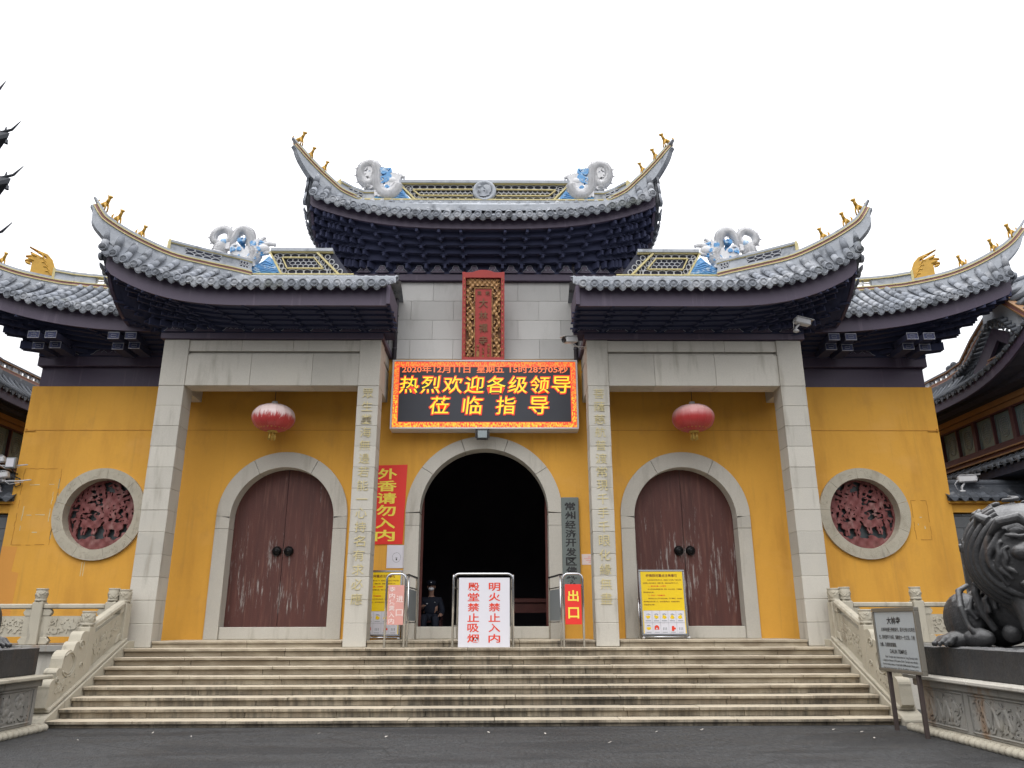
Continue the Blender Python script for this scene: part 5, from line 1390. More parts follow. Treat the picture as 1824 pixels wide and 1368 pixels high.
MB().tube([(-10.02, 16.15, 4.64), (-10.02, 16.3, 4.56), (-10.0, 16.38, 4.56)], .014, 6).tube([(-10.04, 16.34, 4.5), (-9.90, 16.32, 4.45), (-9.88, 16.34, 4.32), (-9.98, 16.34, 4.28), (-10.02, 16.34, 4.36)], .012, 6).build('floodlight_bracket', 'black_plastic', f2)

# ------------------------------------------------------------------ balustrades
def drum_cap(mb, x, y, z0, z1, r):
    h = z1-z0
    mb.lathe([(r*.86, z0), (r*1.0, z0+.02*h), (r*1.02, z0+.12*h), (r*.9, z0+.18*h), (r*.98, z0+.25*h), (r*1.0, z0+.8*h), (r*.92, z0+.86*h), (r*1.04, z0+.92*h), (r*1.04, z0+.985*h), (r*.96, z1)], (x, y, 0), 20)
    rg = random.Random(int(abs(x*77+y*31)))
    for k in range(16):
        a0 = 2*PI*k/16; zz = z0+h*rg.uniform(.3, .72)
        mb.tube([(x+(r*1.01)*math.cos(a0+u), y+(r*1.01)*math.sin(a0+u), zz+.022*math.sin(u*9+k)) for u in [.09*i-.25 for i in range(7)]], .008, 5)
def rot_y_panel(mb, w, h, put, n, seed, **k): relief(mb, w, h, put, n, seed, **k)
for s in (-1, 1):
    t = thing('stair_balustrade', ('pale' if s < 0 else 'sand coloured')+' carved stone balustrade sloping down the '+('stairs beside the pedestal cut by the frame' if s < 0 else 'stairs behind the leaning information board'), 'balustrade', (s*6.55, 13.6, .3))
    t['group'] = 'stair balustrades'
    if s < 0: t['label'] = 'carved stone balustrade on the side of the stairs without an information board'
    else: t['label'] = 'carved stone balustrade partly hidden by the information board'
    nose = lambda y: .10+.442*(y-12.5)
    def put(nm, mb, mt='stone_carved', bevel=.012, par=None):
        if s < 0: mb.flipx()
        return mb.build(nm, mt, par or t, bevel=bevel)
    put('stringer', MB().plate([(12.44, -.02), (15.1, -.02), (15.1, 1.19), (14.85, 1.19), (12.50, .13), (12.44, .07)], [], 6.435, 6.78, plane='yz'))
    put('stringer_moulding', MB().plate([(12.62, .20), (14.84, 1.19), (14.84, 1.25), (12.62, .26)], [], 6.46, 6.74, plane='yz'))
    for y, z0, z1, zc in ((14.82, 1.17, 2.10, 1.86), (13.62, .62, 1.70, 1.455)):
        mb = MB().box(6.50, 6.70, y-.10, y+.10, z0, zc-.01); mb.box(6.515, 6.685, y-.085, y+.085, zc-.01, zc+.01)
        po = put('post', mb, bevel=.015)
        mb = MB(); drum_cap(mb, 6.60, y, zc+.01, z1, .105); put('post_cap', mb, bevel=0, par=po)
    put('handrail', MB().plate([(13.72, 1.395), (14.72, 1.79), (14.72, 1.90), (13.72, 1.505)], [], 6.52, 6.68, plane='yz'), bevel=.03)
    mb = MB().plate([(13.72, .70), (14.72, 1.20), (14.72, 1.70), (13.72, 1.305)], [], 6.56, 6.64, plane='yz')
    relief(mb, .8, .34, lambda x, z, d: (6.56+d, 14.22+x, 1.225+z+x*.44), 26, 31+s, .012, .10)
    put('panel', mb, bevel=.006)
    put('panel_corner_bracket', MB().plate([(14.56, 1.15), (14.72, 1.22), (14.72, 1.34), (14.62, 1.30)], [], 6.53, 6.67, plane='yz').plate([(14.60, 1.66), (14.72, 1.70), (14.72, 1.80), (14.60, 1.755)], [], 6.53, 6.67, plane='yz'))
    # cloud scroll end
    out = [(13.515, .66), (13.515, 1.37)]
    for (cy_, cz_, r, a0, a1) in ((13.40, 1.27, .105, 1.35, 2.75), (13.235, 1.12, .10, 1.2, 2.7), (13.02, .93, .165, 1.0, 2.9), (12.80, .74, .095, 1.1, 2.8), (12.70, .57, .11, 1.3, 3.4)):
        out += arc(cy_, cz_, r, a0, a1, 7)
    out += [(12.58, .40), (12.56, .28), (12.62, .24)]
    mb = MB().plate(out, [], 6.50, 6.70, plane='yz')
    def sp(cy_, cz_, r, turns, a0=0, k=1): return [(6.492, cy_+r*(1-i/26)*math.cos(a0+k*turns*2*PI*i/26), cz_+r*(1-i/26)*math.sin(a0+k*turns*2*PI*i/26)) for i in range(25)]
    for args in ((13.33, 1.16, .09, 1.4), (13.40, .84, .06, 1.4), (12.78, .66, .06, 1.5, 2)): mb.tube(sp(*args), .011, 6)
    mb.tube([(6.492, y_, z_) for y_, z_ in arc(13.03, .88, .18, -2.6, 2.4, 24)], .013, 6)
    mb.tube([(6.492, y_, z_) for y_, z_ in arc(13.03, .88, .14, -2.3, 1.2, 16)], .009, 6)
    relief(mb, .55, .16, lambda x, z, d: (6.50+d, 13.0+x, .60+z+x*.44), 14, 51, .012, .07)
    put('scroll_end', mb, bevel=.03)
    # terrace with its own balustrade
    t2 = thing('terrace_balustrade', 'x', 'balustrade', (s*8.5, 14.8, 1.13)); t2['group'] = 'terrace balustrades'
    t2['label'] = ('low carved stone balustrade before the ochre wall, over the pedestal that is mostly cut off' if s < 0 else 'low carved stone balustrade before the ochre wall, behind the dark lion')
    def put2(nm, mb, mt='stone_carved', bevel=.01, par=None):
        if s < 0: mb.flipx()
        return mb.build(nm, mt, par or t2, bevel=bevel)
    posts = [6.80, 8.13, 9.62, 11.1]
    for x in posts:
        po = put2('post', MB().box(x-.095, x+.095, 14.70, 14.89, 1.13, 1.87).box(x-.08, x+.08, 14.715, 14.875, 1.87, 1.89), bevel=.012)
        mb = MB(); drum_cap(mb, x, 14.795, 1.89, 2.12, .10); put2('post_cap', mb, bevel=0, par=po)
    for k, (a, b) in enumerate(zip(posts, posts[1:])):
        a += .096; b -= .096; c = (a+b)/2
        put2('handrail', MB().box(a, b, 14.73, 14.86, 1.755, 1.845), bevel=.02)
        mb = MB().box(a, b, 14.76, 14.83, 1.27, 1.63)
        relief(mb, (b-a)*.78, .26, lambda x, z, d, c=c: (c+x, 14.76+d, 1.45+z), 40, 61+k, .010, .11)
        put2('panel', mb, bevel=.006)
        for x in (a, b):
            k_ = 1 if x == a else -1
            put2('vase_support', MB().plate([(x, 1.63), (x+k_*.13, 1.63), (x+k_*.17, 1.69), (x+k_*.13, 1.755), (x, 1.755)], [], 14.75, 14.84).plate([(x, 1.131), (x+k_*.15, 1.131), (x+k_*.19, 1.20), (x+k_*.13, 1.27), (x, 1.27)], [], 14.75, 14.84), bevel=.012)
    tr = thing('terrace', ('stone terrace with a dark stained edge on the side of the cut off pedestal' if s < 0 else 'stone terrace with a dark stained edge behind the lion'), 'terrace', (s*8.5, 14.7, 0)); tr['group'] = 'terraces beside the stairs'
    mb = MB()
    for a, b in ((6.785, 8.2), (8.204, 9.7), (9.704, 11.9)): mb.box(a, b, 14.58, 16.37, 1.015, 1.128)
    if s < 0: mb.flipx()
    mb.build('terrace_slab', 'ped_stone', tr, bevel=.008)
    mb = MB().box(6.785, 11.9, 14.68, 16.37, -.02, 1.012)
    if s < 0: mb.flipx()
    mb.build('terrace_wall', 'stone', tr)

# ------------------------------------------------------------------ pedestals and bronze lions
def pedestal(s, dy):
    t = thing('stone_pedestal', ('stained stone pedestal with relief panels under the lion that is in full view' if s > 0 else 'grey stone pedestal with flower relief at the frame edge by the clear balustrade'), 'pedestal', (s*7.3, 10.7+dy, 0)); t['group'] = 'stone pedestals'
    def put(nm, mb, mt='ped_stone', bevel=.012):
        if s < 0: mb.flipx()
        return mb.build(nm, mt, t, bevel=bevel)
    Y0, Y1 = 9.0+dy, 11.86+dy
    put('body', MB().box(6.40, 8.2, Y0, Y1-.03, .10, .70).box(6.36, 8.24, Y0-.04, Y1, .62, .72))
    mb = MB()
    for a, b in ((Y0-.1, 10.3+dy), (10.304+dy, Y1+.06)): mb.box(6.25, 8.35, a, b, .722, .775)
    put('cornice', mb, 'stone_carved' if s < 0 else 'stone', .012)
    for k, c in enumerate((11.2+dy, 9.95+dy)):
        h, w = .22, .52 if k == 0 else .6
        mb = MB().tube([(6.392, c-w, .37-h), (6.392, c+w, .37-h), (6.392, c+w, .37+h), (6.392, c-w, .37+h)], .014, 4, closed=True, smooth=False)
        if s > 0:
            P = [(c-w*.7+w*1.4*i/30, .36+.12*math.sin(i*.75)) for i in range(31)]
            mb.tube([(6.395, a, b) for a, b in P], [.034*(1-abs(i-12)/34) for i in range(31)], 7)
            for i in range(2, 29, 3): mb.tube([(6.39, *P[i]), (6.385, P[i][0]+.04, P[i][1]+.09*(1 if i % 2 else -1))], [.014, .004], 5)
        else:
            for (fy, fz, fr) in ((c+.2, .45, .11), (c-.1, .40, .13), (c+.05, .26, .08)):
                for q in range(7):
                    a = 2*PI*q/7; mb.ball((6.39, fy+fr*.6*math.cos(a), fz+fr*.6*math.sin(a)), (.02, fr*.42, fr*.42), n=9, m=6)
        relief(mb, w*1.8, h*1.7, lambda x, z, d, c=c: (6.40+d, c+x, .37+z), 60, 71+k, .012, .10, .016)
        put('relief_panel', mb, bevel=0)
    mb = MB(); n = 26; L = Y1-Y0+.5
    mb.box(6.33, 8.3, Y0-.1, Y1+.08, -.02, .10)
    for i in range(n):
        y = Y0-.1+(L-.25)*(i+.5)/n; mb.ball((6.31, y, .045), (.085, L/n*.52, .06), n=10, m=6)
    for i in range(16): mb.ball((6.36+1.9*(i+.5)/16, Y1+.10, .045), (1.9/32*1.05, .085, .06), n=10, m=6)
    put('lotus_base', mb, 'stone_carved', 0)
    return t
pedestal(1, 0); pedestal(-1, .28)

def build_lion():
    """crouching guardian lion: front towards -y, head turned to -x; local origin at the plinth top"""
    mb = MB()
    B = lambda c, r, rz=0., rx=0.: mb.ball(c, r, (Matrix.Rotation(rz, 3, 'Z') @ Matrix.Rotation(rx, 3, 'X')), n=20, m=14)
    B((.05, .50, .42), (.46, .50, .42)); B((.05, .0, .62), (.44, .58, .48), 0, .35); B((.0, -.45, .80), (.44, .45, .55))
    B((-.44, .48, .36), (.22, .38, .36), 0, -.2); B((.50, .48, .36), (.22, .38, .36), 0, -.2)            # haunches
    B((-.46, .20, .12), (.16, .30, .13)); B((.52, .20, .12), (.16, .30, .13))
    B((-.58, .46, .09), (.24, .19, .12), .35)                                                            # hind paw turned outwards
    for k in range(4): mb.tube([(-.66, .34+.085*k, .13), (-.80+.03*abs(k-1.5), .31+.10*k, .105), (-.86+.03*abs(k-1.5), .30+.105*k, .045)], [.04, .052, .045], 9)
    for k in range(4): B((-.90+.03*abs(k-1.5), .30+.105*k, .04), (.03, .02, .035))
    for x in (-.27, .30):                                                                                 # forelegs and paws
        mb.tube([(x, -.55, .85), (x-.02, -.72, .45), (x-.02, -.80, .12)], [.20, .155, .14], 14)
        B((x-.02, -.93, .09), (.17, .20, .10))
        for k in range(4): B((x-.02-.12+.08*k, -1.09, .065), (.045, .07, .06))
    C = Vector((-.12, -.52, 1.17)); RR = Vector((.62, .62, .66))
    B(C, RR); B((-.02, -.25, .9), (.46, .46, .42)); B((-.12, -.50, 1.60), (.36, .36, .20))
    # face looking out over the paw, towards the steps
    f = Vector((-.28, -.96, 0)).normalized(); sd_ = Vector((-f.y, f.x, 0)); up = Vector((0, 0, 1))
    def FP(a, b, c): return C+f*a+sd_*b+up*c
    Rf = Matrix((f, sd_, up)).transposed()
    mb.ball(FP(.56, 0, .0), (.20, .26, .13), Rf, 18, 12); mb.ball(FP(.74, 0, .09), (.10, .15, .09), Rf, 14, 9)       # upper jaw, nose
    mb.ball(FP(.50, 0, -.40), (.20, .24, .08), Rf, 14, 9)                                                          # lower jaw
    for k in (-1, 1):
        mb.ball(FP(.56, k*.20, .24), (.06, .085, .05), Rf, 12, 8); mb.tube([FP(.60, k*.06, .19), FP(.64, k*.19, .17), FP(.56, k*.33, .20)], [.02, .03, .02], 7)
        mb.tube([FP(.62, k*.05, .30), FP(.66, k*.18, .40), FP(.54, k*.36, .36), FP(.40, k*.46, .22)], [.045, .07, .065, .03], 9)
        mb.ball(FP(.60, k*.19, -.02), (.11, .12, .09), Rf, 12, 8)
        mb.tube([FP(.34, k*.42, .40), FP(.26, k*.50, .47), FP(.16, k*.50, .36)], [.07, .06, .05], 9)                  # ears
    # folds of cheek and mane: nested arcs round the open mouth
    def on(dirv, r=1.0):
        d = Vector(dirv); d.normalize(); return C+Vector((d.x*RR.x, d.y*RR.y, d.z*RR.z))*r
    gdir = Vector((-.52, -.83, -.16)).normalized(); gs = Vector((-gdir.y, gdir.x, 0)).normalized(); gu = gs.cross(gdir)*-1; gu = gu if gu.z > 0 else -gu
    for ring_, (a, rad) in enumerate(((.34, .034), (.47, .040), (.61, .044), (.76, .048), (.92, .052), (1.08, .054), (1.25, .056), (1.43, .058), (1.62, .06), (1.82, .062), (2.04, .064))):
        for half in (-1, 1):
            pts = []; n_ = 30; e = 1.0 if ring_ > 2 else .80; st = .12 if ring_ > 1 else .25
            for i in range(n_):
                b = lerp(st, e, i/(n_-1))*PI*half
                w = a+.03*math.sin(i*.42+ring_*.5)
                d = gdir*math.cos(w)+(gs*math.sin(b)+gu*math.cos(b))*math.sin(w)
                pts.append(on(d, 1.02))
            mb.tube(pts, [rad*(.45+.55*math.sin(PI*(i+1)/(n_+1))) for i in range(n_)], 8)
    for ring_ in range(3):                                                                                         # curled ends
        for k in range(9):
            w = 1.55+.42*ring_; b = 2*PI*(k+.5*(ring_ % 2))/9
            d = gdir*math.cos(w)+(gs*math.sin(b)+gu*math.cos(b))*math.sin(w); c0 = on(d, 1.05); nrm = (c0-C).normalized()
            u = nrm.orthogonal().normalized(); v = nrm.cross(u); R0 = .12
            mb.tube([c0+u*R0*(1-i/18)*math.cos(i*.55)+v*R0*(1-i/18)*math.sin(i*.55)+nrm*.05*(i/16) for i in range(16)], [.026]*16, 7)
    for k in (-1, 1):                                                                                              # chest folds, flank, harness ribbon
        mb.tube([(-.05+k*.36, -.62, .98), (-.04+k*.26, -.86, .86), (0, -.93, .80)], [.05, .06, .05], 8)
    mb.tube([(-.40, .05, 1.0), (-.50, .02, .70), (-.46, -.02, .42), (-.36, -.06, .22)], [.05, .055, .05, .04], 8)
    mb.tube([(-.30, .52, .82), (-.52, .38, .74), (-.62, .22, .52), (-.60, .12, .25), (-.50, .02, .10)], [.035, .042, .042, .04, .04], 8)
    for k in range(5): mb.tube([(-.10-.09*k, -.30+.12*k, .90-.06*k), (-.30-.06*k, -.24+.1*k, .72-.06*k), (-.36-.03*k, -.3+.1*k, .52-.04*k)], [.02, .05, .03], 7)
    mb.tube([(.1, .85, .55), (.12, 1.02, .8), (.1, .98, 1.1), (.05, .80, 1.25)], [.08, .11, .12, .04], 9)          # tail
    B((-.35, -.42, .74), (.10, .12, .12)); B((-.22, -.15, .18), (.10, .14, .11))                                    # ball under the paw side
    return mb
def lion(s, dy):
    t = thing('bronze_lion', ('dark bronze guardian lion with a curled mane, resting on the stained pedestal' if s > 0 else 'dark bronze guardian lion of which only a hind foot shows at the frame edge'), 'statue', (s*7.28, 10.62+dy, 1.16)); t['group'] = 'bronze guardian lions'
    mb = build_lion()
    if s < 0: mb.flipx()
    mb2 = MB(); mb2.merge(mb, Matrix.Translation((s*(7.28 if s > 0 else 7.50), 10.62+dy, 1.16)))
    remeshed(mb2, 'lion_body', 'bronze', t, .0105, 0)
    mb = MB().box(6.50, 8.1, 9.1+dy, 11.74+dy, .78, 1.155)
    rg = random.Random(6)
    for i in range(40): mb.ball((6.62+rg.random()*1.2, 9.3+dy+rg.random()*2.2, 1.15), (rg.uniform(.06, .16), rg.uniform(.06, .18), .025), n=9, m=5)
    if s < 0: mb.flipx()
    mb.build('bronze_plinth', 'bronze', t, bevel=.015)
lion(1, 0); lion(-1, .42)

# ------------------------------------------------------------------ information board by the stairs
ib = thing('information_board', 'pale metal board with two blocks of black text on two rusty posts', 'information board', (6.07, 11.6, 0))
bx = 6.06; yA, yB = 12.17, 10.90
mb = MB()
for a in ((yB, yA, .80, .845), (yB, yA, 1.635, 1.69), (yB, yB+.045, .845, 1.635), (yA-.045, yA, .845, 1.635)): mb.box(bx-.02, bx+.05, a[0], a[1], a[2], a[3])
mb.build('board_frame', 'sign_frame', ib, bevel=.006)
MB().box(bx, bx+.03, yB+.045, yA-.045, .845, 1.635).build('board_face', 'sign_face', ib)
mx_ = Matrix(((0, 1, 0, bx-.004), (-1, 0, 0, (yA+yB)/2), (0, 0, 1, 1.24), (0, 0, 0, 1)))
mb = MB()
text(mb, '大林寺', -.02, .27, .40, .105, 0, .02, mtx=mx_)
for i, (sx, w, x) in enumerate((('大林寺始建于南朝梁代，距今已有1372年历', .98, .06), ('史。原有殿宇千余间，规模宏大一方之冠，几经', 1.04, .0), ('沧桑，后遭毁废重建。', .50, -.27))): text(mb, sx, x, .145-.105*i, w, .062, 0, .012, mtx=mx_)
text(mb, 'DALIN TEMPLE', 0, -.155, .48, .055, 0, .012, mtx=mx_)
for i, (sx, w, x) in enumerate((('Dalin Temple was constructed in Tang Dynasty with', .92, .05), ('a history of about 1372 years. Dalin Temple was wholly', 1.0, .0), ('burnt many times, it had half of Mountain Heng and', 1.0, .0), ('the hall as important. All the Buddhist statues were', 1.0, .0), ('wholly decorated from renovation.', .70, -.15))):
    text(mb, sx, x, -.235-.052*i, w, .038, 0, .008, mtx=mx_)
mb.build('board_lettering', 'ink_black', ib)
for y in (11.95, 11.12): MB().box(bx+.0, bx+.05, y-.028, y+.028, -.02, .80).build('board_post', 'sign_post', ib, bevel=.004)

# ------------------------------------------------------------------ courtyard walls and side halls
for s in (-1, 1):
    t = thing('courtyard_wall', ('low grey brick wall with a dark tiled coping behind the lion' if s > 0 else 'low wall with a dark tiled coping behind the security cameras'), 'wall', (s*10.6, 15.9, 0)); t['group'] = 'tiled courtyard walls'
    def put(nm, mb, mt, bevel=0.):
        if s < 0: mb.flipx()
        return mb.build(nm, mt, t, bevel=bevel)
    mb = MB(); rg = random.Random(17); z = -.2; r = 0
    while z < 3.6:
        x = 9.42-(.3 if r % 2 else 0)
        while x < 11.95:
            x2 = x+.6; mb.box(max(9.42, x+.004), min(11.95, x2-.004), 15.76, 16.05, z+.003, min(z+.245, 3.6)); x = x2
        z += .25; r += 1
    put('brick_face', mb, 'brick', .004)
    put('ochre_band', MB().box(9.42, 11.95, 15.70, 16.1, 3.62, 3.80).box(9.42, 11.95, 15.62, 16.12, 3.81, 3.88), 'yellow', .006)
    mb = MB(); n = 11
    for i in range(n):
        x = 9.5+.222*i
        for k in range(4):
            y0, z0, y1, z1 = 15.52+.10*k, 3.90+.075*k, 15.64+.10*k, 3.99+.075*k
            cv = [(x-.11+.22*u, .035*math.sin(PI*u)*(1 if k % 1 == 0 else -1)) for u in [j/6 for j in range(7)]]
            mb.add([(a, y0, z0-b_+.03) for a, b_ in cv]+[(a, y1, z1-b_+.03) for a, b_ in cv]+[(a, y0, z0-b_+.01) for a, b_ in cv], [(j, j+1, 8+j, 7+j) for j in range(6)]+[(14+j, 15+j, j+1, j) for j in range(6)], False)
        mb.plate([(x-.095, 3.93), (x+.095, 3.93), (x+.05, 3.86), (x, 3.835), (x-.05, 3.86)][::-1], [], 15.51, 15.53)
    mb.box(9.42, 11.95, 15.60, 16.2, 3.86, 3.90); mb.plate([(15.6, 3.9), (16.2, 3.9), (15.95, 4.22), (15.86, 4.22)], [], 9.42, 11.95, plane='yz')
    put('coping_tiles', mb, 'tile_dark')
    put('coping_ridge', MB().tube([(9.42, 15.9, 4.29), (11.95, 15.9, 4.29)], .075, 12).box(9.42, 11.95, 15.84, 15.96, 4.2, 4.28), 'tile_dark')
    t.location = (s*11.15, 16.62, .11)
    wc = cctv(1); wc.location = (s*10.52, 16.45, 4.46); wc.rotation_euler = (0, 0, math.radians(70*s)); wc.scale = (1.1, 1.1, 1.1)
    wc['label'] = ('white security camera on the tiled coping above the lion' if s > 0 else 'white fitting with a camera on the tiled coping at the frame edge'); wc['group'] = 'white security cameras'

    h = thing('side_hall', ('dark timber side hall with leaded windows and a tiled gable behind the lion' if s > 0 else 'dark timber side hall with an openwork tiled ridge, seen past the cameras'), 'hall', (s*12.5, 18, 0)); h['group'] = 'side halls'
    def puth(nm, mb, mt, bevel=0., par=None):
        if s < 0: mb.flipx()
        return mb.build(nm, mt, par or h, bevel=bevel)
    XF, YA, YB = 12.0, 13.6, 26.0
    puth('hall_wall', MB().box(XF+.1, 18, YA, YB, 0, 6.35), 'hall_dark')
    puth('eave_beam', MB().box(XF-.06, XF+.12, YA, YB, 6.33, 6.46).box(XF-.02, XF+.12, YA, YB, 6.20, 6.32), 'brown_gold', .01)
    puth('sill', MB().box(XF-.05, XF+.12, YA, YB, 5.30, 5.41), 'hall_red', .008)
    mb = MB().box(XF-.14, XF+.1, YA, YB, 5.265, 5.295).box(XF-.18, XF+.1, YA, YB, 5.13, 5.16); puth('gold_moulding', mb, 'gold_line' if False else 'brown_gold')
    puth('dark_moulding', MB().box(XF-.10, XF+.1, YA, YB, 5.16, 5.265), 'hall_red')
    y = 13.81
    while y < 25.5:
        f = puth('window', MB().plate([(y, 5.41), (y+1.466, 5.41), (y+1.466, 6.20), (y, 6.20)], [[(y+.06, 5.46), (y+.71, 5.46), (y+.71, 6.16), (y+.06, 6.16)], [(y+.755, 5.46), (y+1.405, 5.46), (y+1.405, 6.16), (y+.755, 6.16)]], XF-.03, XF+.1, plane='yz'), 'hall_red', .006)
        pn = MB(); ld = MB()
        for a in (y+.06, y+.755):
            pn.box(XF+.05, XF+.07, a, a+.65, 5.45, 6.17); cy_ = a+.325
            ld.tube([(XF+.045, cy_+.17*math.cos(q), 5.82+.24*math.sin(q)) for q in [2*PI*k/18 for k in range(18)]], .008, 4, closed=True)
            ld.tube([(XF+.045, cy_+.11*math.cos(q), 5.82+.18*math.sin(q)) for q in [2*PI*k/18 for k in range(18)]], .006, 4, closed=True)
            for k in range(-3, 4): ld.tube([(XF+.045, cy_-.14, 5.82+.055*k), (XF+.045, cy_, 5.82+.055*k+.02), (XF+.045, cy_+.14, 5.82+.055*k)], .004, 4)
            for k in (-1, 1): ld.tube([(XF+.045, cy_+k*.25, 5.49), (XF+.045, cy_+k*.25, 6.13)], .006, 4)
        puth('window_pane', pn, 'hall_glass', par=f); puth('leading', ld, 'panel_grey', par=f)
        y += 1.47
    # eave: stepped dark soffit, board, dark tiles and drip points
    ev = lambda y: 6.68+.032*max(0, 17.8-y)**2.6
    ys = [YA+(YB-YA)*i/30 for i in range(31)]
    mb = MB(); vs = []
    for y in ys: vs += [(XF-.02, y, 6.47), (XF-.02, y, 6.56), (11.6, y, 6.52), (11.6, y, 6.60+.3*(ev(y)-6.72)), (11.22, y, ev(y)-.12)]
    mb.add(vs, [(5*i+k, 5*i+k+1, 5*i+6+k, 5*i+5+k) for i in range(30) for k in range(4)]); puth('soffit', mb, 'hall_dark')
    mb = MB(); vs = []
    for y in ys: vs += [(11.2, y, ev(y)-.21), (11.2, y, ev(y)+.05), (11.30, y, ev(y)+.10), (11.26, y, ev(y)-.21)]
    mb.add(vs, [(4*i+k, 4*i+(k+1) % 4, 4*i+4+(k+1) % 4, 4*i+4+k) for i in range(30) for k in range(4)]); puth('eave_board', mb, 'purple')
    mb = MB(); y = YA+.1; rz = lambda y: ev(y)+.42
    while y < YB:
        z = ev(y)
        mb.tube([(11.16, y, z+.05), (11.5, y, z+.30), (11.8, y, z+.62)], .055, 8)
        mb.plate([(y+.04, z+.05), (y+.20, z+.05), (y+.15, z-.03), (y+.12, z-.06), (y+.09, z-.03)], [], 11.14, 11.16, plane='yz'); y += .24
    vs = []
    for y in ys: vs += [(11.16, y, ev(y)+.01), (11.82, y, ev(y)+.62)]
    mb.add(vs, [(2*i, 2*i+1, 2*i+3, 2*i+2) for i in range(30)]); puth('eave_tiles', mb, 'tile_dark')
    # openwork ridge, rising to the gable verge on the side behind the lion
    XR = 11.8
    if s > 0: path_ = [(25, 7.60), (22, 7.42), (19.36, 7.37), (18.5, 7.35), (17.8, 7.41), (17.19, 7.80), (16.5, 8.14)]
    else: path_ = [(25, 7.6), (22, 7.42), (19.4, 7.40), (17.7, 7.36), (16.5, 7.5), (15, 7.8)]
    path_ = [(XR, y, z) for y, z in path_]
    g1, g2, w1, la = MB(), MB(), MB(), MB()
    sweep(g1, path_, .16, .022, 0.); sweep(g2, path_, .14, .045, .022); sweep(g1, path_, .16, .022, .067); sweep(w1, path_, .15, .04, .235); sweep(g1, path_, .16, .012, .222); sweep(w1, path_, .2, .16, -.16)
    for i in range(40):
        y = 25-.24*i
        if y < (17.9 if s > 0 else 15): break
        zz = np.interp(-y, [-q[1] for q in path_], [q[2] for q in path_])
        if i % 5 == 3: la.box(XR-.04, XR+.04, y-.11, y+.11, zz+.085, zz+.225)
        else: la.box(XR-.03, XR+.03, y-.045, y+.045, zz+.085, zz+.225); la.box(XR-.03, XR+.03, y-.12, y+.12, zz+.085, zz+.11); la.box(XR-.03, XR+.03, y-.12, y+.12, zz+.20, zz+.225)
    if s > 0:
        for i in range(9):
            f_ = i/8; y, zz = lerp(17.8, 16.5, f_), np.interp(-lerp(17.8, 16.5, f_), [-q[1] for q in path_], [q[2] for q in path_]); la.box(XR-.03, XR+.03, y-.09, y+.09, zz+.09, zz+.24)
        w1.ball((XR, 18.45, 7.68), (.06, .12, .07)); w1.ball((XR, 18.25, 7.71), (.06, .10, .07))
    for nm, mb, mt in (('gold_band', g1, 'brown_gold'), ('maroon_band', g2, 'maroon'), ('ridge', w1, 'tile_dark'), ('ridge_lattice', la, 'whitewash')): puth(nm, mb, mt)
    if s > 0:
        gb = MB().plate([(17.35, 6.86), (16.12, 7.84), (15.22, 7.38), (15.3, 7.05), (15.9, 6.95)], [[(16.41, 7.20), (16.02, 7.53), (15.62, 7.26)]], 11.50, 11.58, plane='yz'); puth('gable_board', gb, 'purple')
        puth('gable_panel', MB().plate([(17.2, 6.9), (16.1, 7.75), (15.3, 7.3), (15.4, 6.9)], [], 11.66, 11.70, plane='yz'), 'hall_dark')
        mb = MB()
        for (a, b) in (((17.75, 7.20), (16.95, 7.42)), ((16.95, 7.42), (16.12, 8.0)), ((16.12, 8.0), (15.70, 7.90)), ((15.70, 7.90), (15.2, 7.36)), ((15.2, 7.36), (14.9, 7.1))):
            n = max(2, int(math.hypot(b[0]-a[0], b[1]-a[1])/.13))
            for i in range(n):
                f_ = (i+.5)/n; y, z = lerp(a[0], b[0], f_), lerp(a[1], b[1], f_)
                mb.tube([(11.40, y, z-.02), (11.75, y, z+.10)], .05, 8); mb.ball((11.41, y+.06, z-.07), (.02, .045, .06), n=8, m=5)
        puth('verge_tiles', mb, 'tile_dark')
        puth('gable_moulding', MB().plate([(16.43, 7.195), (15.60, 7.175), (15.60, 7.145), (16.43, 7.165)], [], 11.46, 11.52, plane='yz').plate([(16.5, 7.115), (15.7, 7.095), (15.7, 7.065), (16.5, 7.085)], [], 11.46, 11.52, plane='yz'), 'brown_gold')
        puth('gable_moulding', MB().plate([(16.46, 7.16), (15.65, 7.14), (15.65, 7.10), (16.46, 7.12)], [], 11.48, 11.53, plane='yz'), 'maroon')
        puth('ridge_body', MB().plate([(16.5, 8.0), (16.12, 7.84), (15.7, 7.74), (15.2, 7.25), (14.6, 6.8), (14.6, 7.28), (15.04, 7.67), (15.53, 8.14), (16.3, 8.85)], [], 11.56, 11.75, plane='yz'), 'whitewash')
        q_ = [(11.6, 16.4, 8.95), (11.6, 15.53, 8.14), (11.6, 15.04, 7.67), (11.6, 14.5, 7.2)]
        rr = MB(); sweep(rr, q_, .2, .03, 0); sweep(rr, q_, .2, .03, .10); puth('gold_band', rr, 'brown_gold')
        rr = MB(); sweep(rr, q_, .18, .07, .03); puth('maroon_band', rr, 'maroon')
        rf = MB(); rf.add([(11.7, 16.2, 8.8), (11.7, 14.4, 7.2), (14.5, 13.0, 9.2), (14.5, 16.3, 9.8)], [(0, 1, 2, 3)])
        for i in range(9): f_ = i/8; rf.tube([(11.6, lerp(16.1, 14.5, f_), lerp(8.8, 7.35, f_)), (14.5, lerp(16.2, 13.1, f_), lerp(9.85, 9.25, f_))], .06, 8)
        puth('upper_roof', rf, 'tile')
    # lower roof under the windows
    mb = MB(); y = YA
    while y < 24:
        if not (s > 0 and y < 15.2): mb.tube([(XF-.1, y, 5.08), (11.6, y, 4.90), (11.28, y, 4.80)], .05, 8); mb.ball((11.27, y+.11, 4.77), (.02, .06, .07), n=8, m=5)
        y += .23
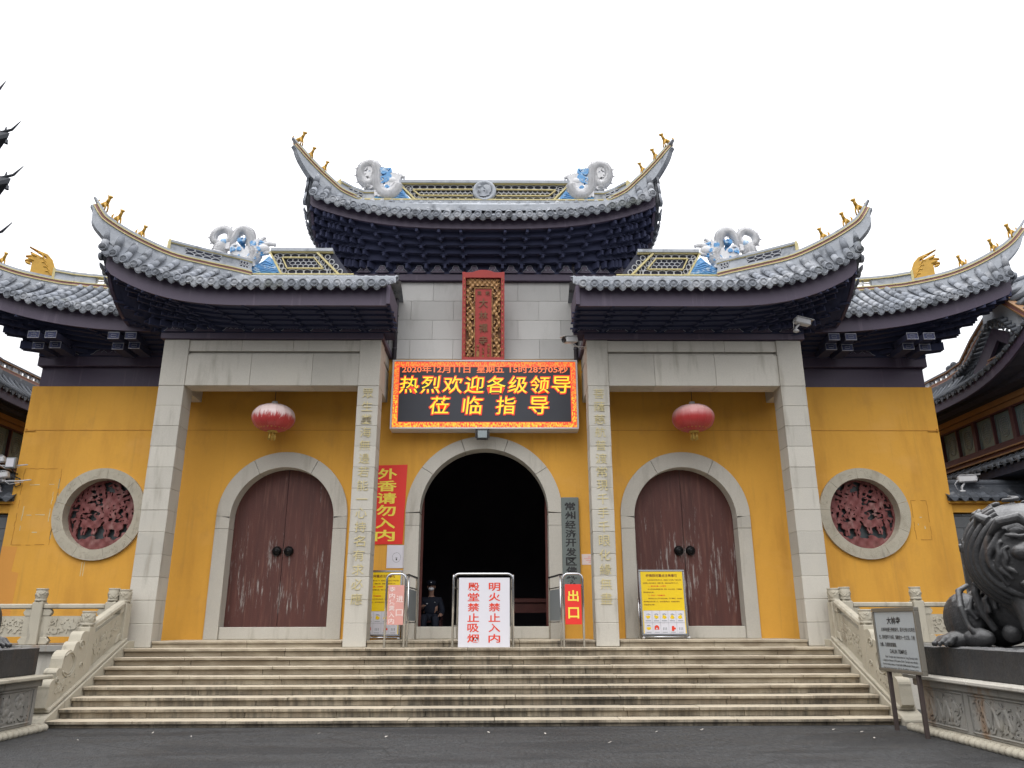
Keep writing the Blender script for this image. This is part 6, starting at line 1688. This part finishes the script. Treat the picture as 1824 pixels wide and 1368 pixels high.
    mb.add([(XF-.05, YA, 5.10), (11.25, YA, 4.76), (11.25, 24, 4.76), (XF-.05, 24, 5.10)], [(0, 1, 2, 3)]); puth('lower_roof', mb, 'tile_dark')
    puth('lower_soffit', MB().box(11.32, XF+.1, YA, 24, 4.55, 4.73), 'hall_dark')

# ------------------------------------------------------------------ pagoda far behind
pg = thing('pagoda', 'tall dark pagoda of which only three upturned eave corners show at the frame edge', 'pagoda', (-50.56, 60, 0))
MB().lathe([(4.2, 0), (4.1, 20), (3.7, 40), (3.4, 46)], (-50.56, 60, 0), 4, smooth=False).build('pagoda_wall', 'pagoda', pg)
for i, (z, R) in enumerate(((17.5, 7.8), (22.4, 7.6), (27.4, 7.45), (32.54, 7.32), (38.16, 7.25), (42.86, 6.25), (47.2, 4.3))):
    mb = MB(); n = 4; vs = []; fs = []; cx, cy_ = -50.56, 60
    K = 14
    for k in range(n):
        for j in range(K):
            u = j/K; a0, a1 = 2*PI*k/n, 2*PI*(k+1)/n
            p = Vector((math.cos(a0), math.sin(a0), 0)).lerp(Vector((math.cos(a1), math.sin(a1), 0)), u); lift = 1.1*(abs(u-.5)*2)**5
            rr = R*(.93+.07*(abs(u-.5)*2)**4)
            vs += [Vector((cx, cy_, z+1.9))+p*R*.55, Vector((cx, cy_, z+lift))+p*rr, Vector((cx, cy_, z-.35+lift*.9))+p*rr*.99, Vector((cx, cy_, z-.9))+p*R*.58]
    T = n*K
    for q in range(T):
        q2 = (q+1) % T
        for m_ in range(3): fs.append((4*q+m_, 4*q+m_+1, 4*q2+m_+1, 4*q2+m_))
    mb.add(vs, fs)
    for k in range(n):
        a = 2*PI*k/n; d = Vector((math.cos(a), math.sin(a), 0)); b = Vector((cx, cy_, 0))
        mb.tube([b+d*R*.6+Vector((0, 0, z+1.7)), b+d*R*.88+Vector((0, 0, z+1.15)), b+d*R*1.02+Vector((0, 0, z+1.45)), b+d*R*1.12+Vector((0, 0, z+2.35))], [.18, .16, .12, .04], 7)
        for q in (.80, .93): mb.tube([b+d*R*q+Vector((0, 0, z+1.2)), b+d*R*q+Vector((0, 0, z+1.75))], [.14, .05], 6)
    r = mb.build('pagoda_roof', 'pagoda', pg)
    bl = MB()
    for k in range(n):
        a = 2*PI*k/n; d = Vector((math.cos(a), math.sin(a), 0)); bl.lathe([(.02, .25), (.10, .15), (.13, -.15), (.17, -.22), (.02, -.22)], Vector((cx, cy_, z+.2))+d*R*.98, 10); bl.tube([Vector((cx, cy_, z+.9))+d*R*.98, Vector((cx, cy_, z+.4))+d*R*.98], .02, 5)
    bl.build('wind_bell', 'pagoda', r)
MB().tube([(-50.56, 60, 46), (-50.56, 60, 56)], [.8, .05], 8).build('spire', 'pagoda', pg)

# ------------------------------------------------------------------ dim hall: guard, chair, altar
at = thing('altar_table', 'dim red altar table inside the dark middle arch', 'table', (.75, 19.4, 1.18))
MB().box(-.05, 1.6, 19.0, 19.7, 1.95, 2.05).build('table_top', 'altar', at, bevel=.01)
mb = MB().box(.0, 1.55, 19.06, 19.64, 1.72, 1.94); relief(mb, 1.4, .16, lambda x, z, d: (.77+x, 19.06+d, 1.83+z), 30, 91, .014, .08); mb.build('carved_apron', 'altar', at)
for x in (.05, 1.5):
    for y in (19.1, 19.6): MB().tube([(x, y, 1.94), (x, y-.02, 1.5), (x, y+.02, 1.18)], [.06, .045, .055], 8).build('leg', 'altar', at)
ch = thing('chair', 'dark wooden chair under the seated guard inside the arch', 'chair', (-1.26, 18.5, 1.18))
MB().box(-1.51, -1.01, 18.25, 18.73, 1.495, 1.545).build('seat', 'hall_red', ch, bevel=.01)
MB().box(-1.51, -1.01, 18.70, 18.75, 1.67, 2.02).build('backrest', 'hall_red', ch, bevel=.01)
for x in (-1.49, -1.03):
    MB().box(x-.02, x+.02, 18.69, 18.73, 1.18, 2.02).build('leg', 'hall_red', ch); MB().box(x-.02, x+.02, 18.27, 18.31, 1.18, 1.495).build('leg', 'hall_red', ch)
pe = thing('person', 'seated guard in dark navy uniform and cap with a white face mask, one hand raised', 'person', (-1.26, 18.45, 1.18))
def skin_body(name, mt, verts, edges, radii, parent, root=0):
    me = bpy.data.meshes.new('tmp'); me.from_pydata(verts, edges, []); o = bpy.data.objects.new('tmp', me); COL.objects.link(o)
    md = o.modifiers.new('skin', 'SKIN'); md.use_smooth_shade = True
    for i, r in enumerate(radii):
        me.skin_vertices[0].data[i].radius = r if isinstance(r, tuple) else (r, r)
    me.skin_vertices[0].data[root].use_root = True
    sb = o.modifiers.new('sub', 'SUBSURF'); sb.levels = 2; sb.render_levels = 2
    dg = bpy.context.evaluated_depsgraph_get(); dg.update(); m2 = bpy.data.meshes.new_from_object(o.evaluated_get(dg)); m2.name = name
    bpy.data.objects.remove(o); m2.transform(Matrix.Translation(-_off(parent))); m2.materials.clear(); m2.materials.append(M[mt])
    r = bpy.data.objects.new(name, m2); COL.objects.link(r); r.parent = parent; OFF[r.name] = _off(parent); return r
px_, py_, pz_ = -1.26, 18.48, 1.555
V = [(px_, py_, pz_+.06), (px_, py_-.02, pz_+.25), (px_, py_-.03, pz_+.42), (px_, py_-.02, pz_+.50), (px_, py_-.04, pz_+.585), (px_, py_-.06, pz_+.70), (px_, py_-.07, pz_+.79),
     (px_-.19, py_-.02, pz_+.44), (px_-.27, py_-.08, pz_+.20), (px_-.17, py_-.30, pz_+.28), (px_-.14, py_-.36, pz_+.31),
     (px_+.19, py_-.02, pz_+.44), (px_+.27, py_-.06, pz_+.19), (px_+.24, py_-.30, pz_+.10), (px_+.24, py_-.36, pz_+.10),
     (px_-.10, py_-.05, pz_+.03), (px_-.13, py_-.45, pz_+.06), (px_-.13, py_-.48, pz_-.36), (px_-.13, py_-.58, pz_-.42),
     (px_+.10, py_-.05, pz_+.03), (px_+.14, py_-.45, pz_+.06), (px_+.15, py_-.48, pz_-.36), (px_+.15, py_-.58, pz_-.42)]
E2 = [(0,1),(1,2),(2,3),(3,4),(4,5),(5,6),(2,7),(7,8),(8,9),(9,10),(2,11),(11,12),(12,13),(13,14),(0,15),(15,16),(16,17),(17,18),(0,19),(19,20),(20,21),(21,22)]
Rd = [(.16,.12),(.16,.12),(.17,.11),.075,.055,(.078,.092),(.07,.085),.075,.058,.045,.035,.075,.058,.045,.035,.09,.075,.055,.045,.09,.075,.055,.045]
body = skin_body('body', 'skin', V, E2, Rd, pe)
Vc = [V[i] for i in (0, 1, 2, 3, 7, 8, 9, 11, 12, 13)]; Ec = [(0,1),(1,2),(2,3),(2,4),(4,5),(5,6),(2,7),(7,8),(8,9)]
skin_body('jacket', 'uniform', Vc, Ec, [(.19,.15),(.185,.145),(.19,.13),.09,.092,.074,.062,.092,.074,.062], pe)
Vt = [V[i] for i in (0, 15, 16, 17, 19, 20, 21)]
skin_body('trousers', 'uniform', Vt, [(0,1),(1,2),(2,3),(0,4),(4,5),(5,6)], [(.18,.14),.105,.092,.075,.105,.092,.075], pe)
for i in (18, 22): MB().ball((V[i][0], V[i][1]+.02, 1.225), (.05, .13, .05), n=12, m=8).build('shoe', 'black_plastic', pe)
hd = Vector((px_, py_-.065, pz_+.735))
mb = MB().ball(hd+Vector((0, -.085, -.005)), (.014, .022, .022), n=8, m=6)
for k in (-1, 1): mb.ball(hd+Vector((k*.085, .0, .0)), (.014, .022, .034), n=8, m=6)
mb.build('face_feature', 'skin', pe)
MB().ball(hd+Vector((-.032, -.083, .035)), (.012, .006, .006), n=8, m=6).ball(hd+Vector((.032, -.083, .035)), (.012, .006, .006), n=8, m=6).build('eye', 'ink_black', pe)
MB().ball(hd+Vector((0, -.055, -.045)), (.066, .052, .045), n=14, m=10).build('face_mask', 'mask', pe)
MB().lathe([(.092, .055), (.098, .085), (.112, .12), (.10, .14), (.03, .15)], hd, 20).box(hd.x-.07, hd.x+.07, hd.y-.16, hd.y-.06, hd.z+.055, hd.z+.063).build('cap', 'uniform', pe)
MB().ball(hd+Vector((0, -.105, .10)), (.014, .006, .016), n=8, m=6).ball((px_-.08, py_-.165, pz_+.36), (.02, .006, .012), n=8, m=6).ball((px_+.10, py_-.165, pz_+.39), (.016, .006, .012), n=8, m=6).build('badge', 'mask', pe)
for (h0, up_) in ((Vector(V[10]), 1), (Vector(V[14]), 0)):
    mb = MB().ball(h0+Vector((0, -.03, 0)), (.038, .045, .022), n=12, m=8)
    for k in range(4):
        x = -.028+.018*k; L = (.055, .065, .062, .05)[k]
        mb.tube([h0+Vector((x, -.06, 0)), h0+Vector((x, -.06-L*.55, -.005)), h0+Vector((x, -.06-L*.8, -.028))], [.009, .0085, .007], 7)
    mb.tube([h0+Vector((.035, -.02, 0)), h0+Vector((.055, -.05, .005)), h0+Vector((.05, -.075, -.005))], [.011, .010, .008], 7)
    mb.build('hand', 'skin', pe)

# ------------------------------------------------------------------ litter on the asphalt
rg = random.Random(12)
base = None
for k, (x, y) in enumerate(((-4.6, 12.0), (-3.9, 11.6), (-2.2, 11.85), (-1.2, 11.5), (.2, 11.9), (1.0, 11.75), (2.6, 11.9), (3.3, 12.1), (5.2, 12.05), (5.5, 11.8), (5.4, 11.2), (-5.3, 11.3), (1.8, 10.9))):
    a = rg.uniform(0, PI); sz = rg.uniform(.007, .017)
    mb = MB(); pts = [(sz*(1+.4*math.sin(3*q+k))*math.cos(q)*1.6, sz*math.sin(q)*(1+.3*math.cos(2*q+k))) for q in [2*PI*i/10 for i in range(10)]]
    c, sn = math.cos(a), math.sin(a)
    top = [(x+u*c-v*sn, y+u*sn+v*c, .008+.006*math.sin(u*60)) for u, v in pts]; bot = [(q[0], q[1], q[2]-.004) for q in top]
    mb.add(top+bot, [tuple(range(10)), tuple(range(10, 20))[::-1]]+[(i, 10+i, 10+(i+1) % 10, (i+1) % 10) for i in range(10)])
    o = mb.build('paper_scrap', 'scrap', None, off=(x, y, 0)); props(o, 'tiny pale paper scrap lying on the dark asphalt before the stairs', 'litter', 'paper scraps on the asphalt')
